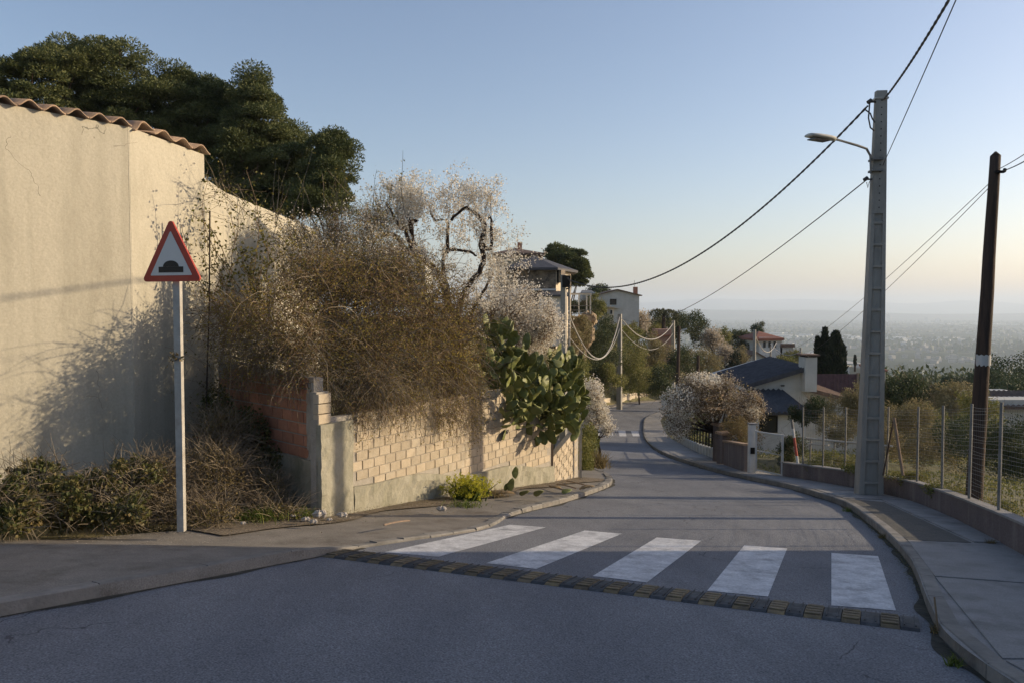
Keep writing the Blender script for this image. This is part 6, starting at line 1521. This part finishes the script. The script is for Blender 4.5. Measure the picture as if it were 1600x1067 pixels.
# trees and scrub on the hill
HG = 'scrub trees on the far bank'
hb = [('dark clipped hedge behind the pergola posts', [(905, 480, 66, 20, 9, .8), (916, 476, 67, 10, 8, .8)], 3500, .15, 'scrub_dark'),
 ('ochre dry bush hanging over the pergola terrace wall', [(905, 508, 60, 20, 14, .6), (915, 520, 61, 12, 20, .6), (898, 535, 58, 12, 20, .6)], 5000, .14, 'scrub_pale'),
 ('mixed low bush at the foot of the white gable house', [(965, 522, 80, 22, 14, 1.5), (988, 520, 82, 18, 14, 1.5)], 4500, .18, 'scrub'),
 ('big dark green bush under the rock outcrop left of the bend pole', [(940, 545, 66, 32, 34, 2.5), (925, 580, 62, 24, 26, 2), (950, 515, 70, 22, 20, 2)], 11000, .17, 'scrub_dark'),
 ('olive bush between the bend pole and the parapet', [(1000, 590, 76, 34, 26, 2), (985, 560, 76, 24, 28, 2)], 9000, .17, 'scrub'),
 ('brown green bush below the cream hut', [(950, 590, 62, 26, 22, 1.6), (925, 605, 60, 14, 14, 1)], 6000, .16, 'scrub'),
 ('tawny shrub mass on the bank right of the bend pole', [(1020, 550, 86, 26, 26, 2.4)], 5500, .2, 'scrub_pale'),
 ('dark leafy tree next to the dark lamp pole', [(1035, 600, 66, 22, 24, 2), (1070, 570, 72, 24, 26, 2)], 8000, .18, 'scrub_dark'),
 ('olive crown in front of the white gable house', [(935, 488, 78, 12, 22, 1.4), (928, 470, 78, 8, 12, 1)], 3500, .18, 'scrub'),
 ('dense green tree crowning the ridge right of the palm', [(1075, 505, 108, 28, 16, 3), (1055, 512, 106, 22, 18, 3), (1093, 520, 108, 14, 22, 2)], 8000, .26, 'scrub_dark'),
 ('low green crown left of the palm', [(1030, 505, 104, 20, 10, 2), (1015, 520, 100, 16, 14, 2)], 4200, .25, 'scrub'),
 ('bare brown hillside tree below the ridge tree', [(1085, 560, 92, 26, 22, 2), (1110, 575, 90, 22, 22, 2)], 5500, .2, 'scrub_pale'),
 ('green rounded tree right of the pink blossom on the ridge', [(1127, 530, 112, 14, 20, 2), (1138, 545, 112, 12, 18, 2)], 3800, .26, 'scrub'),
 ('wide dark tree left of the red roofed villa', [(1155, 530, 118, 20, 14, 3), (1165, 545, 116, 16, 18, 2)], 4500, .28, 'scrub_dark'),
 ('small dark pine top behind the red roofed villa', [(1185, 514, 130, 9, 11, 2)], 1800, .3, 'needle_dark'),
 ('pointed dark shrub above the almond twigs', [(1148, 572, 80, 9, 24, 1)], 2500, .2, 'cypress'),
 ('yellow green shrub beside the pointed dark shrub', [(1158, 560, 84, 12, 22, 1.2), (1165, 585, 80, 10, 14, 1)], 2800, .2, 'scrub_pale'),
 ('small round bush below the villa terrace', [(1240, 556, 105, 14, 10, 1.5), (1225, 565, 100, 14, 8, 1.2)], 2600, .25, 'scrub'),
 ('tree clump behind the white gable house', [(935, 455, 110, 16, 8, 3), (948, 458, 112, 10, 6, 2)], 2500, .3, 'needle_dark'),
 ('bushy shrub at the foot of the bend parapet gap', [(1008, 608, 82, 16, 12, 1), (1040, 585, 84, 18, 22, 1.6)], 3500, .17, 'scrub'),
 ('ivy clad bush on the bank above the far crossing', [(910, 600, 44, 16, 40, 1.2), (905, 640, 40, 12, 26, 1)], 6000, .12, 'scrub')]
for lb, ells, n, sz, mt in hb: bush('hillside_tree' if ells[0][4] > 20 else 'hillside_bush', lb, ells, n, sz, mt, 'tree' if 'tree' in lb or 'crown' in lb else 'shrub', stems=150, group=HG, bias=.35)
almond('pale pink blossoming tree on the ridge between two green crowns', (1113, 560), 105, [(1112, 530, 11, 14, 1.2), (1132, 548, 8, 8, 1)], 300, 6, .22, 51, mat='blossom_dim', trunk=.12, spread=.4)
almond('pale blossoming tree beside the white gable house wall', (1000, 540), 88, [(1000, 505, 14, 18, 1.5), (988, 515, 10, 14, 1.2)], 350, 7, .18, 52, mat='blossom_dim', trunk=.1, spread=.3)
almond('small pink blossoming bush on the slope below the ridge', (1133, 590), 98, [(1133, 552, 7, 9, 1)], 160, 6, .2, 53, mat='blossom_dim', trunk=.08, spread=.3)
# palm
pt = P(1037, 487, 98); pr = root('palm_tree', (pt[0], pt[1], Hz(pt[0], pt[1])), 'drooping palm on the ridge above the far bend', 'palm'); mb = MB(); mb.tube([pt-np.array([0, 0, 4]), pt], [.28, .2], 8); mb.build('trunk', M['bark'], pr)
g = np.random.default_rng(5)
for k in range(16):
    a = k*2*math.pi/16+g.uniform(-.2, .2); el = g.uniform(.2, .9); path = [pt]; d = np.array([math.cos(a)*math.cos(el), math.sin(a)*math.cos(el), math.sin(el)])
    for i in range(7): d = d+np.array([0, 0, -.26]); d /= np.linalg.norm(d); path.append(path[-1]+d*.33)
    path = np.array(path); q = np.repeat(path[1:], 16, 0)+g.normal(size=(112, 3))*.05; V, Fc = leaves(q, .5, .06, np.array([0, 0, -.8])[None]+np.zeros((112, 3)), .6)
    build('frond', V, [Fc], M['palm'], pr)
# ground cover on the hill and garden ground (nobody could count it)
def cover(name, n, box, size, mat, cond, hgt=.3, label=None):
    x = rng.uniform(box[0], box[1], n); y = rng.uniform(box[2], box[3], n); m = cond(x, y); x, y = x[m], y[m]
    clump = (np.sin(x*.9+1.3*np.sin(y*.5))*np.cos(y*.7+np.sin(x*.6))+1)/2
    z = H(x, y)+rng.random(len(x))*hgt*(.3+clump); Pt = np.stack([x, y, z], 1); V, Fc = leaves(Pt, size, size*.5, np.array([[0, 0, .7]])+np.zeros((len(x), 3)), .8)
    return tag(build(name, V, [Fc], M[mat]), label, kind='stuff')
def offroad(x, y):
    dl, sl = seg_dist(x, y, LKa); dr, sr = seg_dist(x, y, RKa); return ((sl > 0) & (dl > 1.7)) | ((sr < 0) & (dr > 2.2))
cover('bank_scrub', 60000, (-2, 45, 22, 120), .22, 'scrub', lambda x, y: offroad(x, y) & (seg_dist(x, y, LKa)[1] > 0), .7)
cover('bank_dry_grass', 40000, (-2, 45, 22, 120), .28, 'scrub_pale', lambda x, y: offroad(x, y) & (seg_dist(x, y, LKa)[1] > 0), .45)
cover('garden_grass', 60000, (7.5, 40, 8, 60), .11, 'scrub', lambda x, y: offroad(x, y) & (seg_dist(x, y, RKa)[1] < 0) & (x > 8), .25)
cover('valley_scrub', 60000, (8, 140, 45, 200), .5, 'scrub_dark', lambda x, y: offroad(x, y) & (seg_dist(x, y, RKa)[1] < 0), 1.6)
cover('valley_bushes', 60000, (20, 330, 110, 520), 1.2, 'scrub_dark', lambda x, y: x > 20+0*y, 3.5)

# ------------------------------------------------------------------ things on the plain
def boxes(name, n, yr, mat, wmin, wmax, hmin, hmax, seed):
    g = np.random.default_rng(seed); parts = []
    base = np.array([[-1, -1, 0], [1, -1, 0], [1, 1, 0], [-1, 1, 0], [-1, -1, 1], [1, -1, 1], [1, 1, 1], [-1, 1, 1]], float); Fq = np.array([(0, 1, 5, 4), (1, 2, 6, 5), (2, 3, 7, 6), (3, 0, 4, 7), (4, 5, 6, 7)])
    cl = [(g.uniform(.0, .75), g.uniform(*yr)) for _ in range(max(6, n//45))]
    Vs, Fs = [], []
    for i in range(n):
        c = cl[g.integers(len(cl))]; y = c[1]+g.normal()*c[1]*.05; x = c[1]*c[0]+g.normal()*c[1]*.05
        if y < yr[0]*.8: continue
        a = g.uniform(0, 3.14); R_ = np.array([[math.cos(a), math.sin(a), 0], [-math.sin(a), math.cos(a), 0], [0, 0, 1]])
        V = base*np.array([g.uniform(wmin, wmax), g.uniform(wmin, wmax)*.7, g.uniform(hmin, hmax)]); Vs.append(V@R_+np.array([x, y, PL-4])); Fs.append(Fq+8*(len(Vs)-1))
    return tag(build(name, np.concatenate(Vs), [np.concatenate(Fs)], mat), kind='stuff')
boxes('distant_towns', 1300, (2200, 9500), surf('far_walls', (.30, .28, .25), (.2, .19, .17), scale=.01), 4, 12, 8, 13, 4)
boxes('distant_sheds', 160, (2500, 9000), M['offwhite'], 20, 60, 10, 16, 5)
q = rng.uniform(0, 1, (16000, 2)); yy = 1500+q[:, 0]**1.5*8000; xx = yy*(q[:, 1]*1.2-.2); m = (np.sin(xx*.004)+np.cos(yy*.003+xx*.001)) > -.2
Pt = np.stack([xx, yy, np.full(len(xx), PL)], 1)[m]; V, Fc = leaves(Pt, 26, 24, np.array([[0, 0, .5]])+np.zeros((len(Pt), 3)), .7)
tag(build('distant_woods', V, [Fc], M['needle_dark']), kind='stuff')
for i, (px, yt, w_, h_, lb) in enumerate([(1387.5, 491, 4, 9, 'distant tower block on the skyline just right of the concrete pole'), (1447, 496, 4, 8, 'distant tower block on the skyline in the middle of the plain'), (1465, 497, 5, 7, 'distant tower block on the skyline, right one of the pair')]):
    Y = 9500.0; q = P(px, yt, Y); mb = MB(); h = q[2]-PL; mb.box((q[0], Y, PL+h/2), (w_*Y/F, 25, h)); o = mb.build('tower_block', M['offwhite']); tag(o, lb, 'building', 'towers on the horizon')

# ------------------------------------------------------------------ haze
mb = MB(); mb.box((1500, 11900, (PL-4+300)/2), (44500, 24200, 300-(PL-4))); hzm, n_, l_, b_ = newmat('haze')
n_.remove(b_); pv = n_.new('ShaderNodeVolumePrincipled'); pv.inputs['Density'].default_value = .000125; pv.inputs['Color'].default_value = (.74, .86, 1.0, 1); pv.inputs['Anisotropy'].default_value = .2
l_.new(pv.outputs[0], n_['Material Output'].inputs['Volume']); tag(mb.build('haze', hzm), kind='stuff')
